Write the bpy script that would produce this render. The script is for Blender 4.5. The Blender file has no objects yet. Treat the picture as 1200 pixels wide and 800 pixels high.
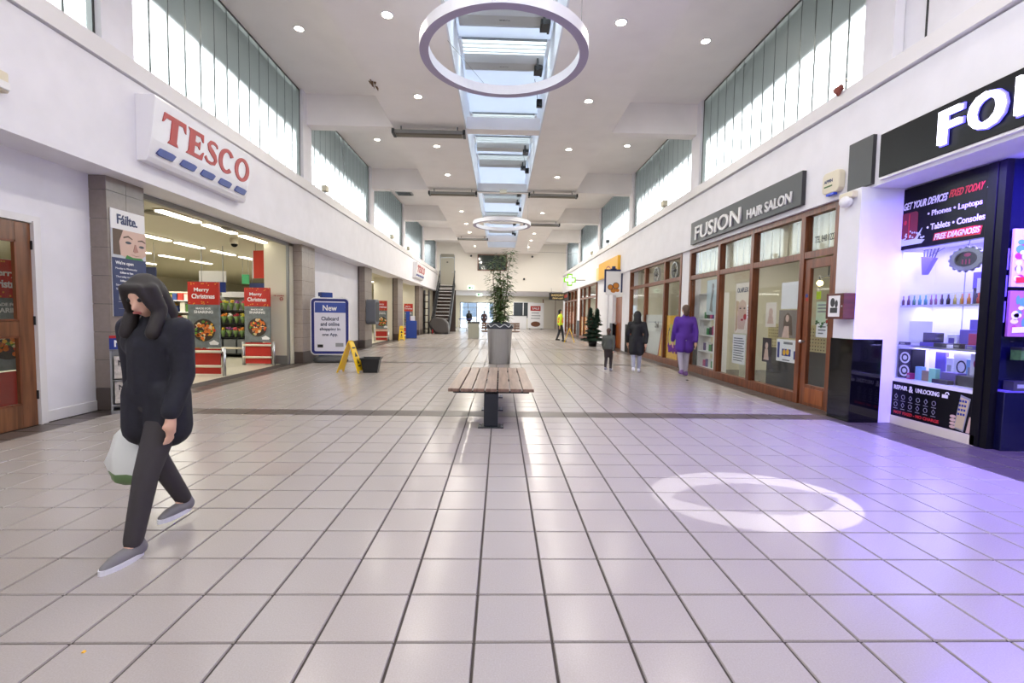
import bpy, bmesh, math, random
from mathutils import Vector, Matrix
S = bpy.context.scene
COL = S.collection
RND = random.Random(11)
PI = math.pi

# ------------------------------------------------------------------ camera
def setup_camera():
    p, yw, r = .0579, .0254, .0154
    fwd = Vector((math.sin(yw)*math.cos(p), math.cos(yw)*math.cos(p), -math.sin(p)))
    rt = Vector((math.cos(yw), -math.sin(yw), 0)); up = rt.cross(fwd)
    R = rt*math.cos(r)+up*math.sin(r); U = -rt*math.sin(r)+up*math.cos(r)
    cd = bpy.data.cameras.new('camera'); co = bpy.data.objects.new('camera', cd); COL.objects.link(co)
    m = Matrix.Identity(4)
    for i in range(3):
        m[i][0] = R[i]; m[i][1] = U[i]; m[i][2] = -fwd[i]
    m[2][3] = 1.35
    co.matrix_world = m
    cd.sensor_width = 36; cd.lens = 36*540.57/1200; cd.clip_start = .05; cd.clip_end = 300
    S.camera = co
    return R, U, fwd
CR, CU, CF = setup_camera()
def project(X, Y, Z):
    d = Vector((X, Y, Z-1.35)); z = d.dot(CF)
    return 600+540.57*d.dot(CR)/z, 400-540.57*d.dot(CU)/z
# ------------------------------------------------------------------ world, exposure
W = bpy.data.worlds.new('overcast_sky'); S.world = W; W.use_nodes = True
wb = W.node_tree.nodes['Background']; wb.inputs[0].default_value = (.86, .93, 1, 1); wb.inputs[1].default_value = 8.0
S.view_settings.view_transform = 'Standard'; S.view_settings.look = 'None'
S.view_settings.exposure = 0.42; S.view_settings.gamma = 1.0; S.view_settings.use_curve_mapping = False
try:
    S.cycles.max_bounces = 8; S.cycles.diffuse_bounces = 5; S.cycles.glossy_bounces = 3; S.cycles.transmission_bounces = 6
    S.cycles.transparent_max_bounces = 12; S.cycles.caustics_reflective = False; S.cycles.caustics_refractive = False
    S.cycles.use_denoising = True; S.cycles.sample_clamp_indirect = 6
except Exception:
    pass
P_DOWN = 22.0; P_SHOP = 26.0

def area(name, loc, rot, sx, sy, power, col=(1, 1, 1), parent=None, shape='RECTANGLE', spread=PI):
    l = bpy.data.lights.new(name, 'AREA'); l.shape = shape; l.size = sx
    if shape in ('RECTANGLE', 'ELLIPSE'): l.size_y = sy
    l.energy = power; l.color = col; l.spread = spread
    o = bpy.data.objects.new(name, l); COL.objects.link(o); o.location = loc; o.rotation_euler = rot
    if parent: o.parent = parent
    return o
# fluorescent light of the supermarket and of the shops, one lamp per ceiling field
for (y, x) in ((9.2, -7.5), (9.2, -11.5), (13.5, -9.5), (17, -7.5), (20, -12), (23, -7.5), (29, -7.5)):
    area('supermarket_lamp', (x, y, 2.9), (0, 0, 0), 2.2, 1.6, P_SHOP*2.2, (1, .97, .86))
for (y, x, w) in ((9.2, 6.6, 60), (14.6, 6.6, 60), (24.5, 6.3, 45), (31.5, 6.3, 45)):
    area('shop_lamp', (x, y, 2.9), (0, 0, 0), 1.6, 2.4, w*1.0, (1, .93, .8))
for y in (38, 41.5, 45):
    area('lobby_lamp', (0, y, 3.1), (0, 0, 0), 5, 1.2, 100, (1, .97, .92))
# blue-violet LED strips of the phone shop: inside the case
area('led_strip_case', (5.45, 5.45, 2.26), (0, 0, 0), .3, 1.1, 15, (.36, .32, 1))
area('led_strip_case', (5.62, 5.45, 1.0), (0, 0, 0), .12, 1.1, 7, (.45, .4, 1))
area('led_strip_case', (5.62, 5.45, 1.54), (0, 0, 0), .12, 1.1, 5, (.55, .5, 1))
area('sign_spill_fill', (4.95, 3.4, 2.98), (0, math.radians(-18), 0), .15, 2.6, 310, (.17, .1, 1))  # added lamp under the soffit, supplies the glowing sign's violet spill
area('led_strip_side', (5.5, 4.4, 2.5), (math.radians(-40), 0, 0), .4, .1, 5, (.35, .3, 1))
def gobo():
    l = bpy.data.lights.new('floor_projector', 'SPOT'); l.spot_size = math.radians(16.2); l.spot_blend = .04; l.energy = 700; l.shadow_soft_size = .01
    o = bpy.data.objects.new('floor_projector', l); COL.objects.link(o)
    src = Vector((4.58, 3.36, 3.0)); o.location = src
    d = Vector((2.0, 3.36, 0))-src
    o.rotation_euler = d.to_track_quat('-Z', 'Z').to_euler()
    l.use_nodes = True; nt = l.node_tree; N = nt.nodes; L = nt.links
    em = N['Emission']; tc = N.new('ShaderNodeTexCoord'); sep = N.new('ShaderNodeSeparateXYZ'); L.new(tc.outputs['Normal'], sep.inputs[0])
    def m(op, a, b=None, c=None):
        n = N.new('ShaderNodeMath'); n.operation = op
        for i, v in enumerate((a, b, c)):
            if v is None: continue
            if isinstance(v, (int, float)): n.inputs[i].default_value = v
            else: L.new(v, n.inputs[i])
        return n.outputs[0]
    az = m('ABSOLUTE', sep.outputs[2])
    x = m('DIVIDE', sep.outputs[0], az); y = m('DIVIDE', sep.outputs[1], az)
    # a pale disc with a darker lens-shaped picture across it
    def circ(cx, cy, r):
        dx = m('SUBTRACT', x, cx); dy = m('SUBTRACT', y, cy)
        return m('LESS_THAN', m('ADD', m('MULTIPLY', dx, dx), m('MULTIPLY', dy, dy)), r*r)
    lens = m('MULTIPLY', circ(.0, .06, .135), circ(.0, -.06, .135))
    tone = m('SUBTRACT', 1.0, m('MULTIPLY', lens, .8))
    L.new(tone, em.inputs['Strength']); em.inputs['Color'].default_value = (.94, .97, 1, 1)
gobo()

# ------------------------------------------------------------------ materials
def lin(c):
    return tuple((v/255/12.92 if v/255 <= .04045 else ((v/255+.055)/1.055)**2.4) for v in c)
MATS = {}
def mat(name, rgb, rough=.5, metal=0, emit=0, var=0, scale=18, bump=0, spec=.5, stretch=(1, 1, 1), coat=0):
    if name in MATS: return MATS[name]
    m = bpy.data.materials.new(name); m.use_nodes = True; nt = m.node_tree; N = nt.nodes; L = nt.links
    b = N['Principled BSDF']; c = lin(rgb)
    b.inputs['Base Color'].default_value = (*c, 1); b.inputs['Roughness'].default_value = rough; b.inputs['Metallic'].default_value = metal
    b.inputs['Specular IOR Level'].default_value = spec; b.inputs['Coat Weight'].default_value = coat
    if emit:
        b.inputs['Emission Color'].default_value = (*c, 1); b.inputs['Emission Strength'].default_value = emit
    if var or bump:
        tc = N.new('ShaderNodeTexCoord'); mp = N.new('ShaderNodeMapping'); L.new(tc.outputs['Object'], mp.inputs[0]); mp.inputs['Scale'].default_value = stretch
        nz = N.new('ShaderNodeTexNoise'); nz.inputs['Scale'].default_value = scale; nz.inputs['Detail'].default_value = 5; L.new(mp.outputs[0], nz.inputs[0])
        if var:
            cr = N.new('ShaderNodeValToRGB'); cr.color_ramp.elements[0].position = .3; cr.color_ramp.elements[1].position = .7
            cr.color_ramp.elements[0].color = (*[max(0, v*(1-var)) for v in c], 1); cr.color_ramp.elements[1].color = (*[min(1, v*(1+var)) for v in c], 1)
            L.new(nz.outputs[0], cr.inputs[0]); L.new(cr.outputs[0], b.inputs['Base Color'])
        if bump:
            bp = N.new('ShaderNodeBump'); bp.inputs['Strength'].default_value = bump; bp.inputs['Distance'].default_value = .01
            L.new(nz.outputs[0], bp.inputs['Height']); L.new(bp.outputs[0], b.inputs['Normal'])
    MATS[name] = m
    return m
def glass(name, tint=(.95, .97, .97), refl=.12):
    m = bpy.data.materials.new(name); m.use_nodes = True; nt = m.node_tree; N = nt.nodes; L = nt.links
    N.remove(N['Principled BSDF']); out = N['Material Output']
    t = N.new('ShaderNodeBsdfTransparent'); t.inputs[0].default_value = (*tint, 1)
    g = N.new('ShaderNodeBsdfGlossy'); g.inputs['Roughness'].default_value = .03
    lw = N.new('ShaderNodeLayerWeight'); lw.inputs[0].default_value = .5
    pw = N.new('ShaderNodeMath'); pw.operation = 'POWER'; L.new(lw.outputs['Facing'], pw.inputs[0]); pw.inputs[1].default_value = 4
    ma = N.new('ShaderNodeMath'); ma.operation = 'MULTIPLY_ADD'; L.new(pw.outputs[0], ma.inputs[0]); ma.inputs[1].default_value = .45; ma.inputs[2].default_value = refl*.25
    mx = N.new('ShaderNodeMixShader'); L.new(ma.outputs[0], mx.inputs[0]); L.new(t.outputs[0], mx.inputs[1]); L.new(g.outputs[0], mx.inputs[2]); L.new(mx.outputs[0], out.inputs[0])
    MATS[name] = m
    return m
def reeded():
    m = bpy.data.materials.new('reeded_glass'); m.use_nodes = True; nt = m.node_tree; N = nt.nodes; L = nt.links
    N.remove(N['Principled BSDF']); out = N['Material Output']
    tr = N.new('ShaderNodeBsdfTranslucent'); tr.inputs[0].default_value = (.8, .83, .78, 1)
    rf = N.new('ShaderNodeBsdfRefraction'); rf.inputs[0].default_value = (.88, .91, .86, 1); rf.inputs['Roughness'].default_value = .7; rf.inputs['IOR'].default_value = 1.05
    gl = N.new('ShaderNodeBsdfGlossy'); gl.inputs['Roughness'].default_value = .5
    m1 = N.new('ShaderNodeMixShader'); m1.inputs[0].default_value = .965; L.new(tr.outputs[0], m1.inputs[1]); L.new(rf.outputs[0], m1.inputs[2])
    m2 = N.new('ShaderNodeMixShader'); m2.inputs[0].default_value = .02; L.new(m1.outputs[0], m2.inputs[1]); L.new(gl.outputs[0], m2.inputs[2])
    L.new(m2.outputs[0], out.inputs[0])
    MATS['reeded_glass'] = m
    return m
def wood(name, c1, c2, axis=(1, 1, 14), rough=.35, scale=2.2):
    m = mat(name, c1, rough); nt = m.node_tree; N = nt.nodes; L = nt.links; b = N['Principled BSDF']
    tc = N.new('ShaderNodeTexCoord'); mp = N.new('ShaderNodeMapping'); mp.inputs['Scale'].default_value = axis; L.new(tc.outputs['Object'], mp.inputs[0])
    nz = N.new('ShaderNodeTexNoise'); nz.inputs['Scale'].default_value = scale; nz.inputs['Detail'].default_value = 6; nz.inputs['Distortion'].default_value = .6; L.new(mp.outputs[0], nz.inputs[0])
    cr = N.new('ShaderNodeValToRGB'); cr.color_ramp.elements[0].position = .32; cr.color_ramp.elements[1].position = .68
    cr.color_ramp.elements[0].color = (*lin(c1), 1); cr.color_ramp.elements[1].color = (*lin(c2), 1)
    L.new(nz.outputs[0], cr.inputs[0]); L.new(cr.outputs[0], b.inputs['Base Color'])
    return m
def grp():
    m = mat('translucent_roofing', (238, 242, 248), .5); nt = m.node_tree; N = nt.nodes; L = nt.links
    tr = N.new('ShaderNodeBsdfTranslucent'); tr.inputs[0].default_value = (.45, .48, .53, 1); mx = N.new('ShaderNodeMixShader'); mx.inputs[0].default_value = .45
    L.new(N['Principled BSDF'].outputs[0], mx.inputs[1]); L.new(tr.outputs[0], mx.inputs[2]); L.new(mx.outputs[0], N['Material Output'].inputs[0])
    return m
GRP = grp()
WHITE = mat('white_paint', (238, 238, 245), .6, var=.03, scale=3)
CEIL = mat('ceiling_paint', (250, 247, 246), .75, var=.03, scale=1.5)
SHAFT = mat('skylight_white', (238, 242, 248), .5)
LEDGE = mat('ledge_gloss', (232, 231, 233), .4)
GROUT = mat('grout', (62, 55, 52), .8)
TILE = mat('floor_tile', (170, 163, 159), .22, var=.07, scale=160, spec=.5)
TILE2 = mat('dark_floor_tile', (82, 73, 70), .35, var=.12, scale=120)
TILE3 = mat('grey_floor_tile', (165, 155, 150), .35, var=.15, scale=120)
PTILE = mat('pillar_tile', (139, 128, 121), .35, var=.08, scale=14)
PTILE2 = mat('pillar_tile_pale', (168, 157, 148), .4, var=.08, scale=14)
BLACKM = mat('black_metal', (38, 42, 48), .35, .3)
BLACK = mat('black_gloss', (12, 12, 16), .3, spec=.15)
BLACKP = mat('black_plastic', (26, 27, 30), .45)
DGREY = mat('dark_grey_board', (48, 48, 52), .4)
STEEL = mat('brushed_steel', (190, 192, 196), .3, .9, var=.05, scale=40, stretch=(1, 1, .05))
GREYM = mat('grey_metal', (150, 152, 152), .4, .7)
BROWN = wood('brown_timber', (92, 46, 26), (132, 74, 44), (9, 9, .8))
DOORW = wood('door_veneer', (96, 58, 36), (138, 90, 58), (8, 8, .6), .3)
ORANGEW = wood('orange_door_timber', (128, 62, 24), (164, 92, 44), (8, 8, .7), .3)
BENCHW = wood('bench_timber', (104, 80, 66), (142, 114, 98), (10, .7, 4), .4)
GLASS = glass('clear_glass')
DGLASS = glass('dark_glass', (.55, .6, .62), .25)
REED = reeded()
RED = mat('sign_red', (172, 28, 26), .4)
DRED = mat('board_red', (186, 44, 36), .45, var=.08, scale=5)
BLUE = mat('sign_blue', (20, 46, 134), .4)
NAVY = mat('navy_print', (34, 46, 92), .45)
PWHITE = mat('print_white', (240, 240, 242), .5)
PGREY = mat('print_grey', (150, 152, 158), .5)
PBLACK = mat('print_black', (24, 24, 28), .5)
YELLOW = mat('safety_yellow', (242, 200, 30), .4)
YSIGN = mat('sign_yellow', (244, 186, 48), .45)
PLATE = mat('plate_slate', (112, 120, 122), .6, var=.25, scale=9)
SKIN = mat('skin', (222, 178, 152), .55)
SKINP = mat('print_skin', (214, 184, 170), .55)
PHAIR = mat('print_hair', (96, 78, 66), .6)
GREENP = mat('leaf_green', (66, 104, 52), .5, var=.3, scale=30)
CREAM = mat('cream_plastic', (226, 218, 196), .5)
SHOPW = mat('shop_wall', (222, 218, 200), .7)
SHOPC = mat('shop_ceiling', (214, 210, 190), .7)
SHOPF = mat('shop_floor', (214, 208, 190), .3)

# ------------------------------------------------------------------ mesh helpers
def bx(b, x0, x1, y0, y1, z0, z1):
    v = [b.verts.new(c) for c in ((x0, y0, z0), (x1, y0, z0), (x1, y1, z0), (x0, y1, z0), (x0, y0, z1), (x1, y0, z1), (x1, y1, z1), (x0, y1, z1))]
    for f in ((0, 3, 2, 1), (4, 5, 6, 7), (0, 1, 5, 4), (1, 2, 6, 5), (2, 3, 7, 6), (3, 0, 4, 7)):
        b.faces.new([v[i] for i in f])
def frame_of(a):
    a = Vector(a).normalized(); t = Vector((0, 0, 1)) if abs(a.z) < .9 else Vector((1, 0, 0))
    u = a.cross(t).normalized(); return u, a.cross(u)
def tube(b, p0, p1, r0, r1=None, n=12, caps=True):
    r1 = r0 if r1 is None else r1
    p0, p1 = Vector(p0), Vector(p1); u, w = frame_of(p1-p0); A = []; B = []
    for i in range(n):
        t = 2*PI*i/n; d = u*math.cos(t)+w*math.sin(t)
        A.append(b.verts.new(p0+d*r0)); B.append(b.verts.new(p1+d*r1))
    for i in range(n):
        j = (i+1) % n; b.faces.new((A[i], B[i], B[j], A[j]))
    if caps:
        b.faces.new(A); b.faces.new(B[::-1])
def lathe(b, prof, n=24, c=(0, 0, 0), cap=True):
    rings = []
    for r, z in prof:
        rings.append([b.verts.new((c[0]+r*math.cos(2*PI*i/n), c[1]+r*math.sin(2*PI*i/n), c[2]+z)) for i in range(n)])
    for a, d in zip(rings, rings[1:]):
        for i in range(n):
            j = (i+1) % n; b.faces.new((a[i], a[j], d[j], d[i]))
    if cap:
        b.faces.new(rings[0][::-1]); b.faces.new(rings[-1])
def prism(b, pts, y0, y1):
    """polygon in x,z extruded from y0 (front) to y1 (back)"""
    A = [b.verts.new((x, y0, z)) for x, z in pts]; B = [b.verts.new((x, y1, z)) for x, z in pts]
    n = len(pts)
    try:
        b.faces.new(A); b.faces.new(B[::-1])
        for i in range(n):
            j = (i+1) % n; b.faces.new((A[i], B[i], B[j], A[j]))
    except ValueError:
        pass
def ringp(b, cx, cz, rx, rz, ix, iz, y0, y1, n=28, a0=0, a1=2*PI):
    full = abs(a1-a0-2*PI) < 1e-6; m = n if full else n+1; V = []
    for i in range(m):
        t = a0+(a1-a0)*i/n; c, s = math.cos(t), math.sin(t)
        V.append([b.verts.new(p) for p in ((cx+rx*c, y0, cz+rz*s), (cx+ix*c, y0, cz+iz*s), (cx+ix*c, y1, cz+iz*s), (cx+rx*c, y1, cz+rz*s))])
    for i in range(n):
        a, d = V[i], V[(i+1) % m]
        for k in range(4):
            b.faces.new((a[k], d[k], d[(k+1) % 4], a[(k+1) % 4]))
    if not full:
        b.faces.new(V[0]); b.faces.new(V[-1][::-1])
def sph(b, c, r, n=10, m=7):
    r = (r, r, r) if isinstance(r, (int, float)) else r; rows = []
    top = b.verts.new((c[0], c[1], c[2]+r[2])); bot = b.verts.new((c[0], c[1], c[2]-r[2]))
    for k in range(1, m):
        f = PI*k/m
        rows.append([b.verts.new((c[0]+r[0]*math.sin(f)*math.cos(2*PI*i/n), c[1]+r[1]*math.sin(f)*math.sin(2*PI*i/n), c[2]+r[2]*math.cos(f))) for i in range(n)])
    for i in range(n):
        j = (i+1) % n
        b.faces.new((top, rows[0][i], rows[0][j])); b.faces.new((bot, rows[-1][j], rows[-1][i]))
        for a, d in zip(rows, rows[1:]): b.faces.new((a[i], d[i], d[j], a[j]))
def BM(): return bmesh.new()
def link(name, b, m, parent=None, smooth=False, bevel=0, loc=None, rot=None, recalc=True):
    if recalc: bmesh.ops.recalc_face_normals(b, faces=b.faces)
    me = bpy.data.meshes.new(name); b.to_mesh(me); b.free()
    for x in (m if isinstance(m, (list, tuple)) else [m]): me.materials.append(x)
    if smooth:
        for p in me.polygons: p.use_smooth = True
    return linkmesh(name, me, parent, bevel, loc, rot)
def linkmesh(name, me, parent=None, bevel=0, loc=None, rot=None):
    o = bpy.data.objects.new(name, me); COL.objects.link(o)
    if parent: o.parent = parent
    if loc: o.location = loc
    if rot: o.rotation_euler = rot
    if bevel:
        md = o.modifiers.new('bevel', 'BEVEL'); md.width = bevel; md.segments = 2; md.limit_method = 'ANGLE'
    return o
def box(name, c, m, parent=None, bevel=0):
    b = BM(); bx(b, *c); return link(name, b, m, parent, bevel=bevel)
def boxes(name, cs, m, parent=None, bevel=0):
    b = BM()
    for c in cs: bx(b, *c)
    return link(name, b, m, parent, bevel=bevel)
def tag(o, label=None, cat=None, group=None, kind=None):
    if label: o['label'] = label
    if cat: o['category'] = cat
    if group: o['group'] = group
    if kind: o['kind'] = kind
    return o
def thing(name, label, cat, loc=(0, 0, 0), rz=0, group=None, kind=None):
    o = bpy.data.objects.new(name, None); COL.objects.link(o); o.empty_display_size = .1
    o.location = loc; o.rotation_euler = (0, 0, rz)
    return tag(o, label, cat, group, kind)
def struct(name, label, cat, cs, m, bevel=0):
    return tag(boxes(name, cs, m, None, bevel), label, cat, None, 'structure')
KIDS = {}
def copy_tree(o, parent=None, kids=None):
    c = o.copy(); COL.objects.link(c); c.parent = parent
    for ch in (kids or {}).get(o, []): copy_tree(ch, c, kids)
    return c
def tree_map():
    d = {}
    for o in S.objects:
        if o.parent: d.setdefault(o.parent, []).append(o)
    return d
LW, RW = PI/2, -PI/2            # facing of things on the left / right wall
def flat(parent, name, shapes, y, m, d=.003, shear=0):
    """thin print: shapes in local x,z, its face at y-d"""
    b = BM()
    for s in shapes:
        k = s[0]
        if k == 'r': prism(b, [(s[1], s[2]), (s[3], s[2]), (s[3], s[4]), (s[1], s[4])], y-d, y)
        elif k == 'e':
            n = s[5] if len(s) > 5 else 20
            prism(b, [(s[1]+s[3]*math.cos(2*PI*i/n), s[2]+s[4]*math.sin(2*PI*i/n)) for i in range(n)], y-d, y)
        elif k == 'p': prism(b, s[1], y-d, y)
        elif k == 'g': ringp(b, s[1], s[2], s[3], s[4], s[3]*s[5], s[4]*s[5], y-d, y, *(s[6:]))
    if shear:
        for v in b.verts: v.co.y -= shear*v.co.z
    o = link(name, b, m, parent)
    if len(shapes) > 1: o['kind'] = 'stuff'
    return o
def text(parent, s, x, z, w, h, y, m, d=.006, shear=0, slant=0, name='lettering', off=.02, skew=0):
    """lettering fitted into a box w x h whose bottom centre is (x, z); its face at y-d"""
    cu = bpy.data.curves.new('letters', 'FONT'); cu.body = s; cu.extrude = .5; cu.offset = off; cu.resolution_u = 3; cu.align_x = 'CENTER'
    ob = bpy.data.objects.new('letters', cu); me = bpy.data.meshes.new_from_object(ob)
    bpy.data.objects.remove(ob)
    vs = me.vertices; xs = [v.co.x for v in vs]; ys = [v.co.y for v in vs]
    if not xs: return None
    x0, x1, y0, y1 = min(xs), max(xs), min(ys), max(ys)
    sc = h/(y1-y0); sx = w/(x1-x0) if w else sc
    for v in vs:
        X = (v.co.x-(x0+x1)/2)*sx; Z = (v.co.y-y0)*sc; D = v.co.z
        v.co = (x+X+slant*Z, y-d/2-D*d-shear*(z+Z), z+Z+skew*X)
    me.materials.clear(); me.materials.append(m)
    o = linkmesh(name, me, parent)
    if ' ' in s: o['kind'] = 'stuff'
    return o
ORD = ('first second third fourth fifth sixth seventh eighth ninth tenth eleventh twelfth thirteenth fourteenth fifteenth sixteenth seventeenth eighteenth nineteenth twentieth').split()
# ================================================================== THE SETTING
TS, TX0, TY0 = .3247, -.0919, 1.8312        # tile pitch and the grid's origin
BAYS = [-7, .4, 6.19, 11.95, 17.8, 23.6, 29.5, 35.5]
def build_floor():
    fl = struct('floor', 'pale square tiled mall floor with dark joints and dark cross bands', 'floor', [(-5.62, 7.4, -7, 48, -.08, -.007)], GROUT)
    g = .0045
    b = BM(); s = TS/2-g
    v = [b.verts.new(p) for p in ((-s, -s, -.008), (s, -s, -.008), (s, s, -.008), (-s, s, -.008))]
    e = .0035
    w = [b.verts.new(p) for p in ((-s+e, -s+e, 0), (s-e, -s+e, 0), (s-e, s-e, 0), (-s+e, s-e, 0))]
    b.faces.new(w)
    for i in range(4): b.faces.new((v[i], v[(i+1) % 4], w[(i+1) % 4], w[i]))
    proto = {}
    for k, m in (('l', TILE), ('d', TILE2), ('g', TILE3)):
        me = bpy.data.meshes.new('tile'); b.to_mesh(me); me.materials.append(m); proto[k] = me
    b.free()
    cells = []
    for j in range(-27, 142):
        for i in range(-16, 23):
            x, y = TX0+(i+.5)*TS, TY0+(j+.5)*TS
            if x > 5.45 and y < 36: continue
            k = 'l'
            if j in (13, 33, 50, 70) or i <= -16 or (i >= 14 and y < 35.6): k = 'd'
            if (i, j) == (-6, 6): k = 'g'
            px = -1
            if y > .6:
                u, vv = project(x, y, 0)
                if -40 < u < 1240 and -10 < vv < 830: px = 1/(y*y*y)
            cells.append((px, x, y, k))
    cells.sort(reverse=True)
    for px, x, y, k in cells[:300]:
        linkmesh('tile', proto[k], fl, loc=(x, y, 0))
    vs, fs, mi = [], [], []
    for px, x, y, k in cells[300:]:
        n = len(vs)
        vs += [(x-s, y-s, -.008), (x+s, y-s, -.008), (x+s, y+s, -.008), (x-s, y+s, -.008), (x-s+e, y-s+e, 0), (x+s-e, y-s+e, 0), (x+s-e, y+s-e, 0), (x-s+e, y+s-e, 0)]
        fs += [(n+4, n+5, n+6, n+7)]+[(n+a, n+(a+1) % 4, n+4+(a+1) % 4, n+4+a) for a in range(4)]
        mi += ['lgd'.index(k)]*5
    me = bpy.data.meshes.new('tile_field'); me.from_pydata(vs, [], fs)
    for m in (TILE, TILE3, TILE2): me.materials.append(m)
    me.polygons.foreach_set('material_index', mi)
    tag(linkmesh('tile_field', me, fl), kind='stuff')
    struct('floor', 'cream vinyl floor inside the supermarket on the left', 'floor', [(-20, -5.62, 2, 36, -.08, 0)], SHOPF)
    struct('floor', 'floor inside the shops on the right', 'floor', [(5.45, 10, -7, 36, -.08, -.001)], mat('salon_floor', (96, 92, 88), .4))
    struct('floor', 'pale ground outside the far exit doors', 'ground', [(-12, 12, 48, 75, -.1, -.02)], mat('outdoor_paving', (170, 170, 168), .8, var=.1))
build_floor()

# ---- left wall
struct('wall_left', 'white left wall with a deep fascia above the shopfronts', 'wall', [
    (-5.2, -4.85, -7, 35.5, 3.07, 4.325), (-5.2, -4.89, -7, 35.5, 4.325, 4.35), (-5.6, -4.851, -7, 35.5, 3.075, 3.2),
    (-5.55, -5.35, -7, 4.05, 0, 3.08), (-5.55, -5.35, 5.42, 6.3, 0, 3.08), (-5.55, -5.35, 4.05, 5.42, 2.36, 3.08),
    (-5.55, -5.39, 12.8, 17.8, 0, 3.08),
    (-5.2, -4.93, 35.2, 35.5, 4.3, 6.8)]+[(-5.04, -4.9, b-.25, b+.25, 4.5, 6.8) for b in BAYS[1:-1]], WHITE)
struct('trim_1', 'white projecting ledge under the left clerestory windows', 'ledge', [(-5.2, -4.82, -7, 35.5, 4.35, 4.58)], LEDGE, .004)
struct('baseboard_left', 'white skirting board beside the wooden door', 'skirting', [(-5.36, -5.335, 5.5, 6.2, 0, .13)], LEDGE, .004)
struct('baseboard_left', 'dark tiled skirting under the white wall panel', 'skirting', [(-5.4, -5.365, 12.9, 17.7, 0, .3)], TILE2)
# ---- right wall
struct('wall_right', 'white right wall with a two-board fascia above the shopfronts', 'wall', [
    (4.73, 5.2, -7, 35.5, 3.05, 3.7), (4.755, 5.2, -7, 35.5, 3.705, 4.295), (4.8, 5.2, -7, 35.5, 3.69, 4.33), (4.731, 5.6, -7, 35.5, 3.055, 3.2),
    (4.62, 5.22, 5.92, 6.3, 0, 3.06), (4.82, 5.22, 6.3, 6.5, 0, 3.06), (4.8, 5.1, 11.72, 12.22, 0, 3.06), (4.8, 5.1, 17.15, 18.2, 0, 3.06), (4.8, 5.1, 19.75, 20.2, 0, 3.06),
    (4.86, 5.1, 20.2, 23.2, 0, 3.06), (4.8, 5.1, 20.75, 21.1, 0, 3.06), (4.8, 5.1, 27.95, 28.9, 0, 3.06), (4.8, 5.1, 34.4, 35.5, 0, 3.06),
    (4.93, 5.2, 35.2, 35.5, 4.3, 6.8), (5.07, 5.25, -7, 6.3, 4.5, 6.8)]+[(4.93, 5.06, b-.25, b+.25, 4.5, 6.8) for b in BAYS[1:-1]], WHITE)
struct('trim_2', 'white projecting ledge under the right clerestory windows', 'ledge', [(4.7, 5.2, -7, 35.5, 4.32, 4.52)], LEDGE, .004)
struct('trim_3', 'dark joint line in the blank panel above the phone shop', 'joint', [(5.06, 5.08, 5.62, 5.64, 4.5, 6.76)], BLACKP)
# plinths of the right pillars
struct('trim_4', 'polished black cladding at the foot of the pillar between salon and phone shop', 'plinth', [(4.6, 5.0, 5.9, 6.31, 0, 1.1)], mat('plinth_gloss', (10, 10, 14), .06), .004)
for i, (a, b2, n) in enumerate(((11.7, 12.24, 'between the hair salon and the yellow-postered shop'), (17.13, 17.6, 'beside the brown door'), (19.6, 20.1, 'beyond the brown door'), (27.93, 28.92, 'beside the hi-vis walker'))):
    struct('trim_%d' % (5+i), 'black plinth at the foot of the white pillar '+n, 'plinth', [(4.78, 5.09, a, b2, 0, 1.05)], BLACK)

# ---- clerestory windows of channel glass planks
def clerestory(n, side, y0, y1, label):
    X = -4.98 if side < 0 else 5.0; o = -1 if side < 0 else 1
    w = thing('window_%d' % n, label, 'window', (X, y0, 0), 0, None, 'structure')
    L = y1-y0; z0, z1 = 4.5, 6.76
    b = BM()
    for c in ((0, L, z1-.05, z1), (0, L, z0, z0+.1), (0, .03, z0, z1), (L-.035, L, z0, z1)):
        bx(b, min(0, o*.06)-.005, max(0, o*.06)+.005, c[0], c[1], c[2], c[3])
    k = max(1, round((L-.06)/.37)); p = (L-.06)/k
    for i in range(1, k): bx(b, min(0, o*.016), max(0, o*.016), .03+i*p-.011, .03+i*p+.011, z0, z1)
    link('window_frame', b, mat('dark_window_frame', (60, 62, 60), .4), w)
    k = max(1, round((L-.06)/.37)); p = (L-.06)/k
    b = BM(); r = .05
    pts = [(o*.018, 0), (0, .004), (0, p-.004), (o*.018, p)]
    A = [b.verts.new((x, y, z0+.08)) for x, y in pts]; B = [b.verts.new((x, y, z1-.04)) for x, y in pts]
    for i in range(3): b.faces.new((A[i], A[i+1], B[i+1], B[i])[::o])
    me = bpy.data.meshes.new('pane'); b.to_mesh(me); b.free(); me.materials.append(REED)
    for i in range(k): linkmesh('pane', me, w, loc=(0, .03+i*p, 0))
wn = 0
names = 'first second third fourth fifth sixth'.split()
for s, sd in ((-1, 'left'), (1, 'right')):
    for q in range(6):
        if s > 0 and q == 0: continue
        wn += 1; y0, y1 = BAYS[q+1]+.25, min(BAYS[q+2]-.25, 35.2)
        clerestory(wn, s, y0, y1, 'tall clerestory window of frosted glass planks, %s bay along the %s wall' % (names[q], sd))
# eaves and lower roofs outside, which shade the glass
for s, sd in ((-1, 'left'), (1, 'right')):
    X = sorted((s*5.04, s*6.15)); X2 = sorted((s*5.2, s*20))
    struct('roof', 'overhanging eaves outside the %s windows' % sd, 'roof', [(X[0], X[1], -8, 37, 6.76, 6.95)], mat('felt_roof', (30, 32, 30), .9))
    struct('roof', 'flat roof over the shops outside the %s windows' % sd, 'roof', [(X2[0], X2[1], -8, 37, 3.2, 3.4)], mat('gravel_roof', (170, 170, 166), .9))
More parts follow.
